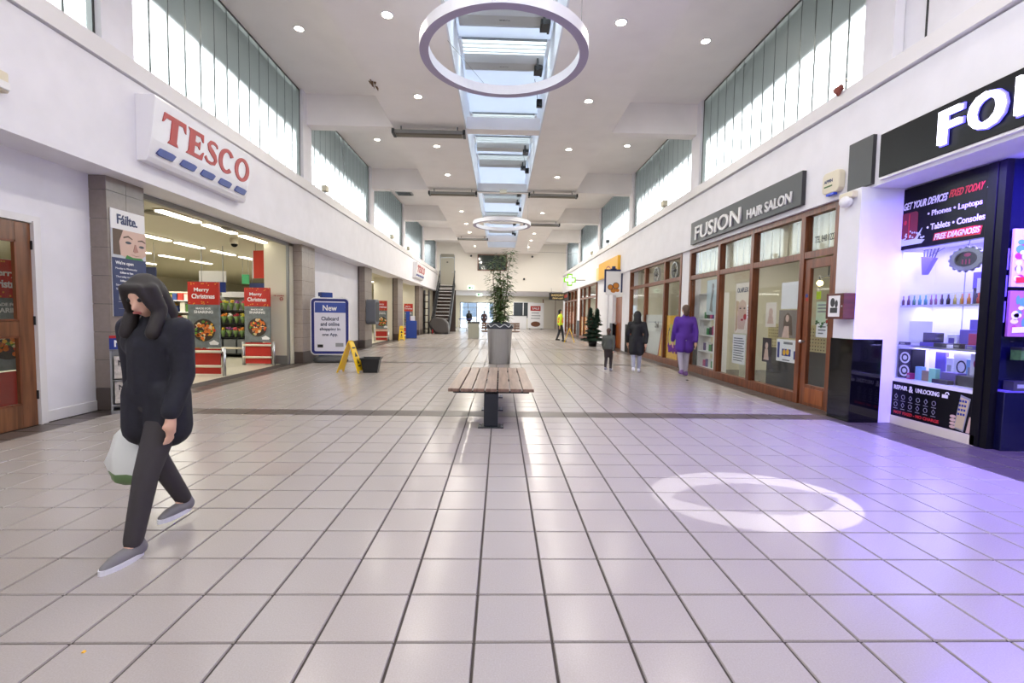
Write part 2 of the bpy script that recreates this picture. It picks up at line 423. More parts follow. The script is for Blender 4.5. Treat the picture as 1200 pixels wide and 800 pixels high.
# the end of the hall behind the camera
struct('wall_rear', 'white wall at the near end of the hall behind the viewer', 'wall', [(-5.6, 5.6, -7.2, -7, 0, 6.9)], WHITE)
struct('wall_right', 'dark shop wall beside the phone shop entrance', 'wall', [(5.5, 5.6, -7, 2.2, 0, 3.1)], WHITE)

# ---- ceiling: lowered central bands, coffers, cross beams
ce = thing('ceiling', 'white coffered ceiling with lowered central bands and cross beams', 'ceiling', (0, 0, 0), 0, None, 'structure')
boxes('coffer', [(-5.05, -2.7, -7.2, 35.6, 6.75, 6.95), (2.7, 5.05, -7.2, 35.6, 6.75, 6.95)], CEIL, ce)
boxes('band', [(-2.76, -.95, -7.1, 35.6, 6.0, 6.95), (.95, 2.76, -7.1, 35.6, 6.0, 6.95)], CEIL, ce)
for b in BAYS[1:-1]:
    for x0, x1 in ((-5.0, -2.75), (2.75, 5.05)):
        box('beam', (x0, x1, b-.03, b+.32, 6.0, 6.8), CEIL, ce)
    box('beam', (-.95, .95, b-.03, b+.3, 6.0, 6.3), CEIL, ce)
boxes('band', [(-.95, .95, -7.2, .4, 6.0, 6.95), (-.95, .95, 32.5, 35.6, 6.0, 6.95)], CEIL, ce)
# ---- skylight
sk = thing('skylight', 'long skylight shaft with glazed vents along the middle of the ceiling', 'skylight', (0, 0, 0), 0, None, 'structure')
boxes('shaft_side', [(-.955, -.925, .4, 32.5, 5.99, 6.95), (.925, .955, .4, 32.5, 5.99, 6.95)], SHAFT, sk)
VENTS = [2.3, 3.9, 5.5, 7.05, 8.62, 10.2, 13.65, 15.3, 16.95, 20.8, 22.4, 26.0, 27.6, 30.6]
edges = [.35]
for v in VENTS: edges += [v-.58, v]
edges.append(32.5)
for a, b in zip(edges[::2], edges[1::2]): box('roof_panel', (-.96, .96, a, b, 6.9, 6.96), GRP, sk)
for v in VENTS:
    boxes('opening_jamb', [(-.96, -.86, v-.58, v, 6.87, 6.96), (.86, .96, v-.58, v, 6.87, 6.96)], SHAFT, sk)
    for k in range(4):
        b = BM(); y = v-.58+.145*k
        bx(b, -.86, .86, y, y+.02, 6.86, 6.96); link('louvre_bar', b, GREYM, sk)
    b = BM(); bx(b, -.86, .86, v-.58, v, 6.93, 6.94); link('pane', b, GLASS, sk)
struct('skylight_end', 'sloped white panel closing the far end of the skylight', 'ceiling', [(-.92, .92, 32.4, 32.5, 6, 6.9)], SHAFT)
for i, v in enumerate(VENTS):
    if v < 5: continue
    t = thing('roof_vent', 'grey louvre vent housing in the skylight, %s from the near end' % ORD[i-2], 'vent', (0, v, 6.9), 0, 'roof vents in the skylight')
    b = BM(); prism(b, [(0, 0), (.1, -.13), (.3, -.17), (.48, -.1), (.5, 0)], -.85, .85)
    for q in b.verts: q.co = Vector((q.co.y, q.co.x, q.co.z))
    link('housing', b, mat('vent_silver', (188, 190, 190), .4, .2), t)
    b = BM(); bx(b, .66, .84, .1, .38, -.24, -.16); bx(b, .7, .74, .02, .1, -.3, -.05); bx(b, .8, .84, .3, .46, -.22, -.1); link('actuator', b, BLACKP, t)
    if v < 14:
        x = text(t, 'COLT', 0, -.1, .2, .055, .02, DGREY, d=.004)
        x.rotation_euler = (math.radians(-68), 0, 0); x.location = (0, .17, -.16)

# ---- far wall, lobby and exit
struct('wall_back', 'cream upper wall at the far end above the exit lobby', 'wall', [(-5.2, 5.2, 35.5, 35.8, 3.16, 6.9)], mat('far_wall', (240, 237, 230), .7))
struct('ceiling', 'low ceiling of the exit lobby', 'ceiling', [(-5.5, 8, 35.8, 47, 3.2, 3.3)], WHITE)
struct('wall_left', 'left wall of the exit lobby', 'wall', [(-5.6, -5.2, 30.8, 47, 0, 3.2)], SHOPW)
struct('wall_right', 'right wall of the exit lobby', 'wall', [(7.3, 7.5, 34, 47, 0, 3.3), (5.0, 7.4, 35.4, 35.5, 0, 3.15)], SHOPW)
struct('wall_back', 'lobby end wall beside the exit doors', 'wall', [(-5.6, -4.1, 46.6, 46.8, 0, 3.3), (-4.1, -.7, 46.6, 46.8, 2.55, 3.3), (-.7, 7.4, 46.6, 46.8, 0, 3.3)], SHOPW)
struct('wall_back', 'dark sheet behind the open staircase', 'wall', [(-5.2, -3.45, 35.45, 35.55, 0, 3.15)], mat('dark_brown_sheet', (58, 46, 42), .7))  # dark sheet set here so the view between the treads reads dark
bd = thing('building', 'pale facade added outside the exit doors to dim the glare', 'building', (-2, 66, 0), 0)  # facade added to tone down the glaring view through the doors
box('wall', (-14, 12, 0, 4, 0, 9), mat('facade_pale', (150, 160, 172), .8), bd)
for k in range(6): box('window', (-11+3.8*k, -9+3.8*k, -.05, .02, 1.0, 3.2), mat('facade_window', (60, 72, 88), .2), bd)
d = thing('door_5', 'glazed exit doors at the far end of the mall', 'door', (-2.4, 46.6, 0), 0, None, 'structure')
boxes('door_frame', [(-1.7, -1.62, 0, .08, 0, 2.55), (1.62, 1.7, 0, .08, 0, 2.55), (-.05, .05, 0, .08, 0, 2.5), (-.9, -.84, 0, .08, 0, 2.5), (.84, .9, 0, .08, 0, 2.5), (-1.7, 1.7, 0, .08, 2.47, 2.55), (-1.7, 1.7, 0, .08, 2.0, 2.05)], GREYM, d)
for x in (-1.26, -.45, .45, 1.26): box('pane', (x-.37, x+.37, .03, .045, .02, 2.47), GLASS, d)
d = thing('door_2', 'grey door at the top of the far staircase', 'door', (-4.1, 35.48, 3.52), 0, None, 'structure')
boxes('door_frame', [(-.56, -.5, -.04, 0, 0, 2.3), (.5, .56, -.04, 0, 0, 2.3), (-.56, .56, -.04, 0, 2.05, 2.12)], GREYM, d)
box('door_leaf', (-.5, .5, -.03, 0, 0, 2.05), mat('grey_door', (168, 164, 150), .5), d); box('transom_panel', (-.5, .5, -.03, 0, 2.12, 2.35), mat('grey_transom', (140, 136, 124), .5), d)
flat(d, 'door_sign', [('r', -.06, 1.7, .06, 1.78)], -.03, BLACKP)
box('handle', (.38, .44, -.09, -.03, .98, 1.02), STEEL, d)
w = thing('window_20', 'dark internal window with a brown frame in the far wall', 'window', (-.7, 35.5, 4.68), 0, None, 'structure')
box('pane', (-1.05, 1.05, -.02, 0, .05, 1.17), mat('dark_pane', (42, 58, 56), .08), w)
boxes('window_frame', [(-1.12, 1.12, -.05, 0, 0, .06), (-1.12, 1.12, -.05, 0, 1.16, 1.22), (-1.12, -1.05, -.05, 0, 0, 1.22), (1.05, 1.12, -.05, 0, 0, 1.22)], BROWN, w)
w = thing('window_21', 'dark window with a white mullion in the lobby end wall', 'window', (2.3, 46.55, 1.0), 0, None, 'structure')
box('pane', (-1.0, 1.0, -.02, 0, .05, 1.6), mat('dark_pane2', (60, 66, 70), .1), w)
boxes('window_frame', [(-.08, .0, -.05, 0, 0, 1.6), (-1.05, 1.05, -.05, 0, 0, .06), (-1.05, 1.05, -.05, 0, 1.58, 1.64), (-1.05, -1, -.05, 0, 0, 1.64), (1, 1.05, -.05, 0, 0, 1.64)], LEDGE, w)
d = thing('door_6', 'pale double doors in the lobby end wall below the black sign', 'door', (5.5, 46.55, 0), 0, None, 'structure')
for s in (-1, 1): box('door_leaf', (min(0, s*1.2)+.02, max(0, s*1.2)-.02, -.04, 0, 0, 2.9), mat('cream_door', (226, 220, 208), .5), d)
boxes('door_frame', [(-.02, .02, -.06, 0, 0, 2.9), (-1.28, -1.2, -.06, 0, 0, 2.95), (1.2, 1.28, -.06, 0, 0, 2.95)], BROWN, d)

# ---- supermarket shell
struct('wall_left', 'interior walls of the supermarket', 'wall', [(-18.2, -18, 2, 36, 0, 3.2), (-18, -5.55, 1.9, 2.05, 0, 3.2), (-18, -5.6, 35.3, 35.5, 0, 3.2),
    (-6.0, -5.36, 11.9, 12.12, 0, 3.1), (-6.3, -5.4, 23.1, 23.25, 0, 3.1), (-6.3, -5.4, 29.1, 29.25, 0, 3.1)], SHOPW)
struct('ceiling', 'pale suspended ceiling of the supermarket', 'ceiling', [(-18.2, -5.55, 2, 35.5, 3.1, 3.2)], SHOPC)
struct('baseboard_left', 'grey skirting of the white return wall in the supermarket entrance', 'skirting', [(-6.0, -5.37, 11.88, 11.9, 0, .22)], mat('grey_skirting', (120, 122, 120), .5))
struct('trim_9', 'grey steel door track above the supermarket entrance', 'track', [(-5.45, -5.36, 6.83, 12.1, 3.0, 3.075), (-5.42, -5.37, 11.84, 11.9, 0, 3.0)], GREYM)
# ---- shells of the shops on the right
struct('wall_right', 'interior walls of the shops on the right', 'wall', [(9.5, 9.6, 2, 36, 0, 3.1), (5.1, 9.5, 11.9, 12.0, 0, 3.1), (5.1, 9.5, 17.6, 17.7, 0, 3.1), (5.1, 9.5, 20, 20.1, 0, 3.1), (5.1, 9.5, 28.4, 28.5, 0, 3.1), (5.22, 9.5, 6.1, 6.3, 0, 3.1), (5.1, 9.5, 34.6, 34.7, 0, 3.1)], SHOPW)
struct('ceiling', 'ceilings of the shops on the right', 'ceiling', [(5.2, 9.6, 6.2, 35.5, 3.02, 3.19)], SHOPC)

# ---- pillars clad in tiles (each tile its own piece)
def pillar(y0, y1, x1, m, label, pieces=True):
    p = thing('pillar', label, 'pillar', (-5.45, y0, 0), 0, None, 'structure')
    w, L, H = x1+5.45, y1-y0, 3.075
    box('core', (0, w-.012, .012, L-.002, 0, H), GROUT, p)
    rows = [0, .3]+[.3+.37*k for k in range(1, 8)]+[H]
    n = 2 if L > .5 else 1
    for i in range(len(rows)-1):
        z0, z1 = rows[i]+.003, rows[i+1]-.003
        mm = TILE2 if i == 0 else m
        for k in range(n):
            box('tile', (w-.012, w, L*k/n+.003, L*(k+1)/n-.003, z0, z1), mm, p)
        box('tile', (.1, w-.003, 0, .012, z0, z1), mm, p)
pillar(6.2, 6.84, -5.13, PTILE, 'brown-grey tiled pillar carrying the opening-hours poster')
pillar(12.1, 12.92, -5.13, PTILE2, 'pale tiled pillar between the supermarket entrance and the white wall panel')
pillar(17.6, 18.55, -5.13, PTILE, 'tiled pillar with the grey telephone hood')
pillar(23.2, 24.35, -5.13, PTILE, 'tiled pillar behind the small blue bin')
pillar(29.2, 30.6, -5.13, PTILE, 'last tiled pillar before the staircase')
# ================================================================== LEFT SIDE
def tesco_sign(y0, L, label, dirty=True):
    t = thing('shop_sign', label, 'sign', (-4.85, y0+L/2, 3.32), LW)
    b = BM(); h = L/2
    prof = [(0, .86), (-.25, .86), (-.27, .82), (-.2, .3), (-.15, .06), (-.12, .0), (0, 0)]
    A = [b.verts.new((-h, y, z)) for y, z in prof]; B = [b.verts.new((h, y, z)) for y, z in prof]
    n = len(prof); b.faces.new(A); b.faces.new(B[::-1])
    for i in range(n):
        j = (i+1) % n; b.faces.new((A[i], B[i], B[j], A[j]))
    link('sign_box', b, mat('sign_white', (236, 236, 242), .3), t, bevel=.008)
    k = L/2.35; sh = .135; y = -.158
    def glyph(x, fn):
        b = BM(); fn(b)
        for v in b.verts:
            v.co.x = (v.co.x)*k*1.0+x*k; v.co.z = .33+v.co.z; v.co.y -= sh*v.co.z
        link('letter', b, RED, t)
    H = .37
    def poly(b, pts): prism(b, pts, y-.012, y+.02)
    def gT(b):
        poly(b, [(0, H-.01), (-.02, H-.13), (0, H-.125), (.05, H-.06), (.15, H-.06), (.15, .05), (.11, 0), (.32, 0), (.28, .05), (.28, H-.06), (.38, H-.06), (.43, H-.125), (.45, H-.13), (.43, H-.01), (.43, H), (0, H)])
    def gE(b):
        poly(b, [(0, 0), (.36, 0), (.39, .12), (.37, .12), (.31, .055), (.17, .055), (.17, .165), (.25, .165), (.28, .13), (.29, .13), (.29, .25), (.28, .25), (.25, .215), (.17, .215), (.17, H-.055), (.29, H-.055), (.34, H-.11), (.36, H-.11), (.345, H), (0, H), (.045, H-.045), (.045, .045)])
    def gS(b):
        c = [(.31, .29), (.29, .325), (.22, .345), (.14, .335), (.10, .285), (.13, .235), (.20, .195), (.27, .15), (.30, .10), (.27, .045), (.19, .025), (.10, .035), (.04, .09)]
        wd = [.03, .035, .045, .055, .07, .085, .09, .085, .07, .055, .045, .04, .05]
        Lp, Rp = [], []
        for i, (x, z) in enumerate(c):
            a = c[max(0, i-1)]; d = c[min(len(c)-1, i+1)]; dx, dz = d[0]-a[0], d[1]-a[1]; q = math.hypot(dx, dz)
            Lp.append((x-dz/q*wd[i]/2, z+dx/q*wd[i]/2)); Rp.append((x+dz/q*wd[i]/2, z-dx/q*wd[i]/2))
        for i in range(len(c)-1): poly(b, [Lp[i], Lp[i+1], Rp[i+1], Rp[i]])
    def gC(b): ringp(b, .21, H/2, .21, H/2+.01, .115, H/2-.045, y-.012, y+.02, 26, .62, 2*PI-.75)
    def gO(b): ringp(b, .22, H/2, .22, H/2+.01, .12, H/2-.045, y-.012, y+.02, 30)
    for x, g in ((-1.0, gT), (-.52, gE), (-.13, gS), (.24, gC), (.69, gO)): glyph(x, g)
    for i in range(5):
        b = BM(); x0 = (-1.06+.455*i)*k
        poly(b, [(x0, .13), (x0+.06*k, .115), (x0+.3*k, .115), (x0+.36*k, .2), (x0+.3*k, .215), (x0+.06*k, .215)])
        for v in b.verts: v.co.y -= sh*v.co.z
        link('dash', b, BLUE, t)
tesco_sign(6.36, 2.36, 'large white shop sign with red letters and blue dashes over the near supermarket entrance')
tesco_sign(25.6, 2.6, 'far white sign with red letters on the left fascia just before the stairs')

# ---- wooden door at the left edge
d = thing('door_1', 'dark wooden door with two glass panels at the left edge', 'door', (-5.35, 4.92, 0), LW, None, 'structure')
def leaf(x0, x1):
    z = [0, .26, 1.03, 1.2, 2.08, 2.29]; s = .17
    boxes('door_leaf', [(x0, x0+s, -.03, .02, z[0], z[5]), (x1-s, x1, -.03, .02, z[0], z[5]), (x0+s, x1-s, -.03, .02, z[0], z[1]), (x0+s, x1-s, -.03, .02, z[2], z[3]), (x0+s, x1-s, -.03, .02, z[4], z[5])], DOORW, d, .004)
    for a, b2 in ((z[1], z[2]), (z[3], z[4])):
        box('pane', (x0+s-.005, x1-s+.005, -.008, -.002, a-.005, b2+.005), GLASS, d)
        boxes('glazing_bead', [(x0+s, x0+s+.02, -.04, 0, a, b2), (x1-s-.02, x1-s, -.04, 0, a, b2), (x0+s, x1-s, -.04, 0, a, a+.02), (x0+s, x1-s, -.04, 0, b2-.02, b2)], BROWN, d)
leaf(-.48, .48); leaf(-1.45, -.49)
boxes('door_frame', [(.485, .58, -.05, .1, 0, 2.3), (-1.55, .58, -.05, .1, 2.3, 2.38), (.48, .5, -.07, .0, 0, 2.32)], LEDGE, d)
for z in (.3, 1.15, 2.0): box('hinge', (.47, .5, -.05, -.03, z, z+.1), BLACKM, d)

# ---- opening hours poster on the first pillar
t = thing('opening_hours_poster', 'tall poster with a smiling face and blue opening hours on the first tiled pillar', 'poster', (-5.128, 6.53, 1.25), LW)
box('backing', (-.29, .29, -.012, -.002, 0, 1.42), PWHITE, t)
flat(t, 'photo', [('r', -.29, .78, .29, 1.16)], -.012, mat('print_backdrop', (196, 200, 208), .5))
flat(t, 'hair', [('p', [(-.27, .82), (-.12, .82), (-.15, 1.0), (-.08, 1.16), (-.27, 1.16)])], -.014, PHAIR)
flat(t, 'face', [('p', [(-.15, .82), (-.17, 1.0), (-.1, 1.16), (.29, 1.16), (.29, .86), (.2, .8), (.02, .78)])], -.0155, SKINP)
flat(t, 'eye', [('e', -.02, 1.0, .05, .018, 12), ('e', .21, .97, .045, .018, 12)], -.019, mat('print_eye', (66, 72, 84), .5))
flat(t, 'brow', [('p', [(-.1, 1.05), (-.02, 1.075), (.05, 1.05), (.05, 1.06), (-.02, 1.095), (-.1, 1.07)]), ('p', [(.15, 1.04), (.22, 1.05), (.28, 1.03), (.28, 1.045), (.22, 1.07), (.15, 1.055)])], -.019, PHAIR)
flat(t, 'nose', [('p', [(.09, .99), (.11, .99), (.15, .89), (.09, .875), (.06, .89)]), ('p', [(.02, .85), (.1, .835), (.2, .85), (.11, .825)])], -.019, mat('print_shade', (176, 130, 118), .5))
flat(t, 'scarf', [('p', [(-.08, .78), (-.05, .83), (.05, .805), (.2, .81), (.24, .78)])], -.0195, mat('print_green', (46, 128, 52), .5))
flat(t, 'hours_panel', [('r', -.29, 0, .29, .78)], -.012, NAVY)
text(t, 'F\u00e1ilte.', -.02, 1.23, .34, .13, -.012, NAVY)
text(t, "We're open", -.09, .68, .3, .06, -.0155, PWHITE, d=.003)
for i, s in enumerate(('Monday to Wednesday', '8.00am to 7pm', 'Thursday to Friday', '8.00am to 9pm', 'Saturday 8.30am to 7pm', 'Sunday 10am to 6pm')):
    text(t, s, -.06, .62-.055*i, .36 if i != 1 and i != 3 else .22, .034, -.0155, PWHITE, d=.002, off=.03 if i in (1, 3) else 0)
flat(t, 'notice', [('r', -.2, .22, .27, .3)], -.0155, PGREY)
flat(t, 'notice_line', [('r', -.21, .19, .27, .2), ('r', -.21, .1, .27, .105)], -.0155, PGREY, d=.002)

# ---- newspaper stand at the pillar foot
t = thing('newspaper_stand', 'newspaper rack with a blue News header standing by the first pillar', 'newspaper rack', (-4.88, 6.18, 0), math.radians(40))
boxes('frame', [(-.2, -.18, -.12, .12, 0, .8), (.18, .2, -.12, .12, 0, .8), (-.2, .2, .1, .12, 0, .98), (-.2, .2, -.12, .12, 0, .04)], GREYM, t)
box('header', (-.2, .2, .06, .1, .82, 1.0), BLUE, t); flat(t, 'header_band', [('r', -.2, .965, .2, 1.0)], .06, RED)
text(t, 'News', 0, .85, .3, .09, .06, PWHITE)
for z in (.13, .45):
    box('tray', (-.18, .18, -.11, .1, z-.03, z-.015), GREYM, t)
    boxes('newspaper', [(-.16, .16, -.09, .07, z, z+.28)], mat('newsprint', (196, 190, 182), .8, var=.25, scale=30), t)
    x = text(t, 'NEWS', 0, z+.17, .24, .07, -.09, PBLACK, d=.003)

# ---- emergency light at the left edge
t = thing('emergency_light', 'small white emergency light on the fascia at the left edge', 'light', (-4.85, 4.62, 3.4), LW)
box('body', (-.16, .09, -.08, 0, 0, .2), CREAM, t, .02); box('lens', (-.15, .08, -.1, -.08, .02, .1), PWHITE, t, .01)

# ---- supermarket inside
def christmas_board(loc, rz, label, w=.62, rails=True):
    t = thing('promotion_board', label, 'board', loc, rz, 'red Christmas promotion boards')
    h = w/2
    box('header', (-h, h, -.02, .03, 1.46, 1.92), DRED, t)
    flat(t, 'sprinkle', [('e', RND.uniform(-h+.02, h-.02), z+RND.uniform(-.03, .03), .012, .012, 6) for z in (1.88, 1.5) for _ in range(9)], -.02, mat('gold_print', (226, 160, 60), .5))
    text(t, 'Merry', -.03, 1.7, .3, .1, -.02, PWHITE); text(t, 'Christmas', 0, 1.58, .46, .1, -.02, PWHITE)
    box('panel', (-h, h, -.02, .03, .58, 1.46), PLATE, t)
    text(t, 'MADE FOR', 0, 1.36, .3, .04, -.02, PWHITE, d=.003); text(t, 'SHARING', 0, 1.28, .38, .06, -.02, PWHITE, d=.003)
    flat(t, 'platter', [('e', 0, .94, .23, .23, 28)], -.02, mat('platter_board', (58, 50, 44), .6))
    cols = [(206, 60, 40), (236, 178, 60), (92, 140, 52), (240, 220, 180), (70, 36, 50), (220, 120, 50)]
    for c in cols:
        sh = []
        for _ in range(11):
            a = RND.uniform(0, 2*PI); r = RND.uniform(.04, .2); sh.append(('e', r*math.cos(a), .94+r*math.sin(a), RND.uniform(.02, .045), RND.uniform(.02, .04), 8))
        flat(t, 'food_print', sh, -.022-.0008*cols.index(c), mat('print_%d_%d_%d' % c, c, .5), d=.002)
    flat(t, 'logo', [('p', [(.12, .64), (.28, .64), (.3, .68), (.2, .74), (.1, .69)])], -.02, PWHITE)
    box('base_panel', (-h, h, -.01, .02, .04, .56), DRED, t)
    if rails:
        for s in (-1, 1): tb = BM(); tube(tb, (s*(h+.06), .02, 0), (s*(h+.06), .02, .58), .035, n=14); link('post', tb, STEEL, t, True)
        for z in (.2, .5):
            tb = BM(); tube(tb, (-h-.04, -.04, z), (h+.04, -.04, z), .028, n=10); link('rail', tb, CREAM, t, True)
    return t
christmas_board((-6.06, 9.6, 0), 0, 'red Merry Christmas board on a steel-posted gate, nearest of those in the supermarket entrance')
christmas_board((-6.02, 11.6, 0), 0, 'second Merry Christmas board against the white return wall of the supermarket entrance')
christmas_board((-5.66, 22.1, 0), math.radians(10), 'Merry Christmas board in the far doorway behind the small wet floor sign', .52)
christmas_board((-5.6, 28.2, 0), math.radians(10), 'Merry Christmas board glimpsed beyond the small blue bin', .52)
christmas_board((-6.0, 5.75, .0), LW, 'Merry Christmas board seen through the wooden door', .9, False)
t = thing('no_smoking_notice', 'small red no smoking notice on the white return wall', 'notice', (-5.63, 11.895, 1.66), 0)
text(t, 'No smoking', 0, .06, .26, .04, 0, RED, d=.003); flat(t, 'symbol', [('g', .06, 0, .045, .045, .75), ('r', .02, -.006, .1, .006)], 0, RED)
t = thing('gate', 'low steel barrier rail between the two Christmas boards', 'barrier', (-6.9, 11.8, 0), 0)
for s in (-1, 1): tb = BM(); tube(tb, (s*.45, 0, 0), (s*.45, 0, .5), .03); link('post', tb, STEEL, t, True)
tb = BM(); tube(tb, (-.45, 0, .4), (.45, 0, .4), .025); link('rail', tb, CREAM, t, True)

t = thing('flower_stand', 'tiered flower stand full of bouquets behind the Christmas boards', 'stand', (-7.75, 13.7, 0), 0)
boxes('side_panel', [(-.62, -.58, -.3, .3, 0, 1.7), (.58, .62, -.3, .3, 0, 1.7)], BLACKP, t)
for i, z in enumerate((.12, .58, .98, 1.36)): box('shelf', (-.6, .6, -.3+.08*i, .3, z-.03, z), BLACKP, t)
box('back_panel', (-.6, .6, .28, .31, 0, 1.78), mat('stand_back', (150, 150, 146), .6), t); box('header', (-.5, .5, .2, .27, 1.74, 1.9), PWHITE, t)
for k in range(3): box('crate', (-.56+.39*k, -.22+.39*k, -.32, .1, .12, .52), mat('grey_crate', (110, 114, 118), .6), t)
fc = [(250, 236, 90), (244, 244, 236), (228, 96, 110), (240, 200, 60), (210, 60, 90), (245, 150, 60), (180, 110, 180)]
cn = ['yellow', 'white', 'pink', 'golden', 'crimson', 'orange', 'mauve']
for r, (z, tier) in enumerate(((.58, 'lowest'), (.98, 'middle'), (1.36, 'top'))):
    for k in range(6):
        ci = (k*3+r*2) % 7
        u = thing('bouquet', '%s bouquet in the %s tier of the flower stand, %s from its left end' % (cn[ci], tier, ORD[k]), 'bouquet', (-8.2+.18*k, 13.55+.06*r, z), 0, 'bouquets on the flower stand')
        b = BM(); lathe(b, [(.03, 0), (.05, .1), (.085, .2)], 8); link('wrapper', b, mat('leafy_wrap', (120, 150, 90), .6), u, True)
        b = BM()
        for _ in range(11):
            a = RND.uniform(0, 2*PI); q = RND.uniform(0, .07); sph(b, (q*math.cos(a), q*math.sin(a), .22+RND.uniform(-.02, .05)), RND.uniform(.02, .034), 6, 4)
        link('bloom', b, mat('bloom_%d' % ci, fc[ci], .6), u)

def grocery_shelf(loc, rz, w, label, cols):
    t = thing('grocery_shelf', label, 'shelf', loc, rz, 'supermarket shelving')
    box('back_panel', (-w/2, w/2, .2, .24, 0, 1.9), CREAM, t); box('plinth', (-w/2, w/2, -.22, .22, 0, .12), DGREY, t)
    for z in (.12, .5, .88, 1.26, 1.6): box('shelf', (-w/2, w/2, -.22, .22, z, z+.03), PWHITE, t)
    for ci, c in enumerate(cols):
        b = BM()
        for z in (.15, .53, .91, 1.29, 1.63):
            x = -w/2+.02+RND.uniform(0, .4)
            while x < w/2-.15:
                q = RND.uniform(.08, .2); hh = RND.uniform(.14, .28)
                if int(x*7+z*13) % len(cols) == ci: bx(b, x, x+q, -.18, .1, z, z+hh)
                x += q+.01
        tag(link('goods', b, mat('goods_%d_%d_%d' % c, c, .5), t), kind='stuff')
GC = [(200, 70, 60), (232, 226, 210), (90, 130, 60), (226, 180, 70), (70, 90, 150)]
grocery_shelf((-10.2, 14.2, 0), 0, 3.0, 'long supermarket shelf left of the flower stand', GC)
grocery_shelf((-8.9, 17.2, 0), 0, 3.4, 'supermarket shelf with an aisle sign behind the flower stand', GC[::-1])
grocery_shelf((-13.6, 17.5, 0), 0, 4.5, 'far supermarket shelf along the deep left of the store', GC[1:]+GC[:1])
grocery_shelf((-8.4, 20.9, 0), math.radians(90), 3.6, 'supermarket shelf facing the second entrance', GC[2:]+GC[:2])
grocery_shelf((-8.4, 27.0, 0), math.radians(90), 3.4, 'supermarket shelf facing the third entrance', GC[3:]+GC[:3])
t = thing('checkout', 'grey checkout counter low behind the walking person', 'counter', (-8.4, 10.6, 0), .2)
box('body', (-.9, .9, -.35, .35, 0, .8), GREYM, t, .03); box('belt', (-.85, .85, -.3, .3, .8, .86), BLACKP, t); box('screen', (-.3, .1, -.05, 0, 1.0, 1.28), BLACKP, t)
tb = BM(); tube(tb, (-.1, -.02, .8), (-.1, -.02, 1.05), .025); link('pole', tb, GREYM, t)
# fluorescent battens in the ceiling
n = 0
for x, ys in ((-5.95, (8.25, 9.5, 10.8)), (-8.3, (8.0, 9.3, 10.8, 12.1, 13.6, 15.0)), (-10.8, (10.5, 12, 13.5, 15, 16.5)), (-13.2, (13, 15, 17)), (-7.2, (19.2, 21.0, 25.2, 27.2))):
    for k, y in enumerate(ys):
        t = thing('ceiling_batten', 'white fluorescent batten in the supermarket ceiling, %s in the %s row from the entrance' % (ORD[k], ORD[min(19, [-5.95, -8.3, -10.8, -13.2, -7.2].index(x))]), 'light', (x, y, 3.1), 0, 'fluorescent battens in the supermarket')
        box('tray', (-.1, .1, 0, 1.06, -.03, 0), CREAM, t); box('diffuser', (-.075, .075, .02, 1.04, -.06, -.03), mat('tube_glow', (255, 250, 232), .4, emit=4), t)
def hang_sign(loc, w, h, m, label, txt=None, tm=None, rz=0):
    t = thing('hanging_sign', label, 'sign', (loc[0], loc[1], loc[2]), rz)
    box('board', (-w/2, w/2, 0, .03, -h, 0), m, t)
    for s in (-1, 1): tb = BM(); tube(tb, (s*w*.4, .015, -.01), (s*w*.4, .015, 3.1-loc[2]), .006, n=6); link('rod', tb, GREYM, t)
    if txt: text(t, txt, 0, -h*.65, w*.7, h*.3, 0, tm or PWHITE)
    return t
hang_sign((-9.3, 12.4, 2.45), .5, .34, NAVY, 'navy hanging sign deep in the store beside the tiled pillar')
hang_sign((-7.9, 12.9, 2.42), .72, .3, PWHITE, 'white upper part of a hanging supermarket sign above the flower stand')
t = hang_sign((-7.9, 12.88, 2.12), .72, .28, BLUE, 'blue hanging supermarket sign above the flower stand')
hang_sign((-8.6, 17.0, 2.35), 1.0, .25, NAVY, 'dark aisle sign between the two Christmas boards')
hang_sign((-8.15, 15.0, 2.5), .22, .3, mat('exit_green', (40, 150, 90), .5), 'small green exit sign hanging over the flower stand')
t = thing('red_banner', 'plain red banner panel hanging beside the white return wall', 'banner', (-6.3, 12.3, 2.2), math.radians(-15))
box('panel', (-.2, .2, 0, .03, 0, .72), mat('banner_red', (214, 60, 40), .5), t); box('white_edge', (-.23, -.2, -.01, .03, 0, .72), PWHITE, t)  # plain white strip down the banner's left edge
for s in (-1, 1): tb = BM(); tube(tb, (s*.15, .015, .7), (s*.15, .015, .9), .006, n=6); link('rod', tb, GREYM, t)
def dome(loc, label, r=.09):
    t = thing('dome_camera', label, 'camera', loc, 0)
    b = BM(); lathe(b, [(r, 0), (r, -.1), (r*.95, -.14)], 16); link('housing', b, CREAM, t, True)
    b = BM(); sph(b, (0, 0, -.14), r*.85, 12, 8); link('lens', b, BLACK, t, True)
    return t
dome((-6.5, 11.5, 3.1), 'dome camera on a cream housing under the supermarket ceiling')
for i, (x, y) in enumerate(((-5.9, 10.1), (-6.2, 8.6))):
    t = thing('ceiling_diffuser', ('round air diffuser in the supermarket ceiling near the entrance track', 'flat sprinkler plate in the supermarket ceiling by the first pillar')[i], 'vent', (x, y, 3.1), 0)
    b = BM(); lathe(b, [(.2, 0), (.22, -.03), (.1, -.05)], 20); link('plate', b, mat('vent_grey', (150, 146, 130), .6), t, True)

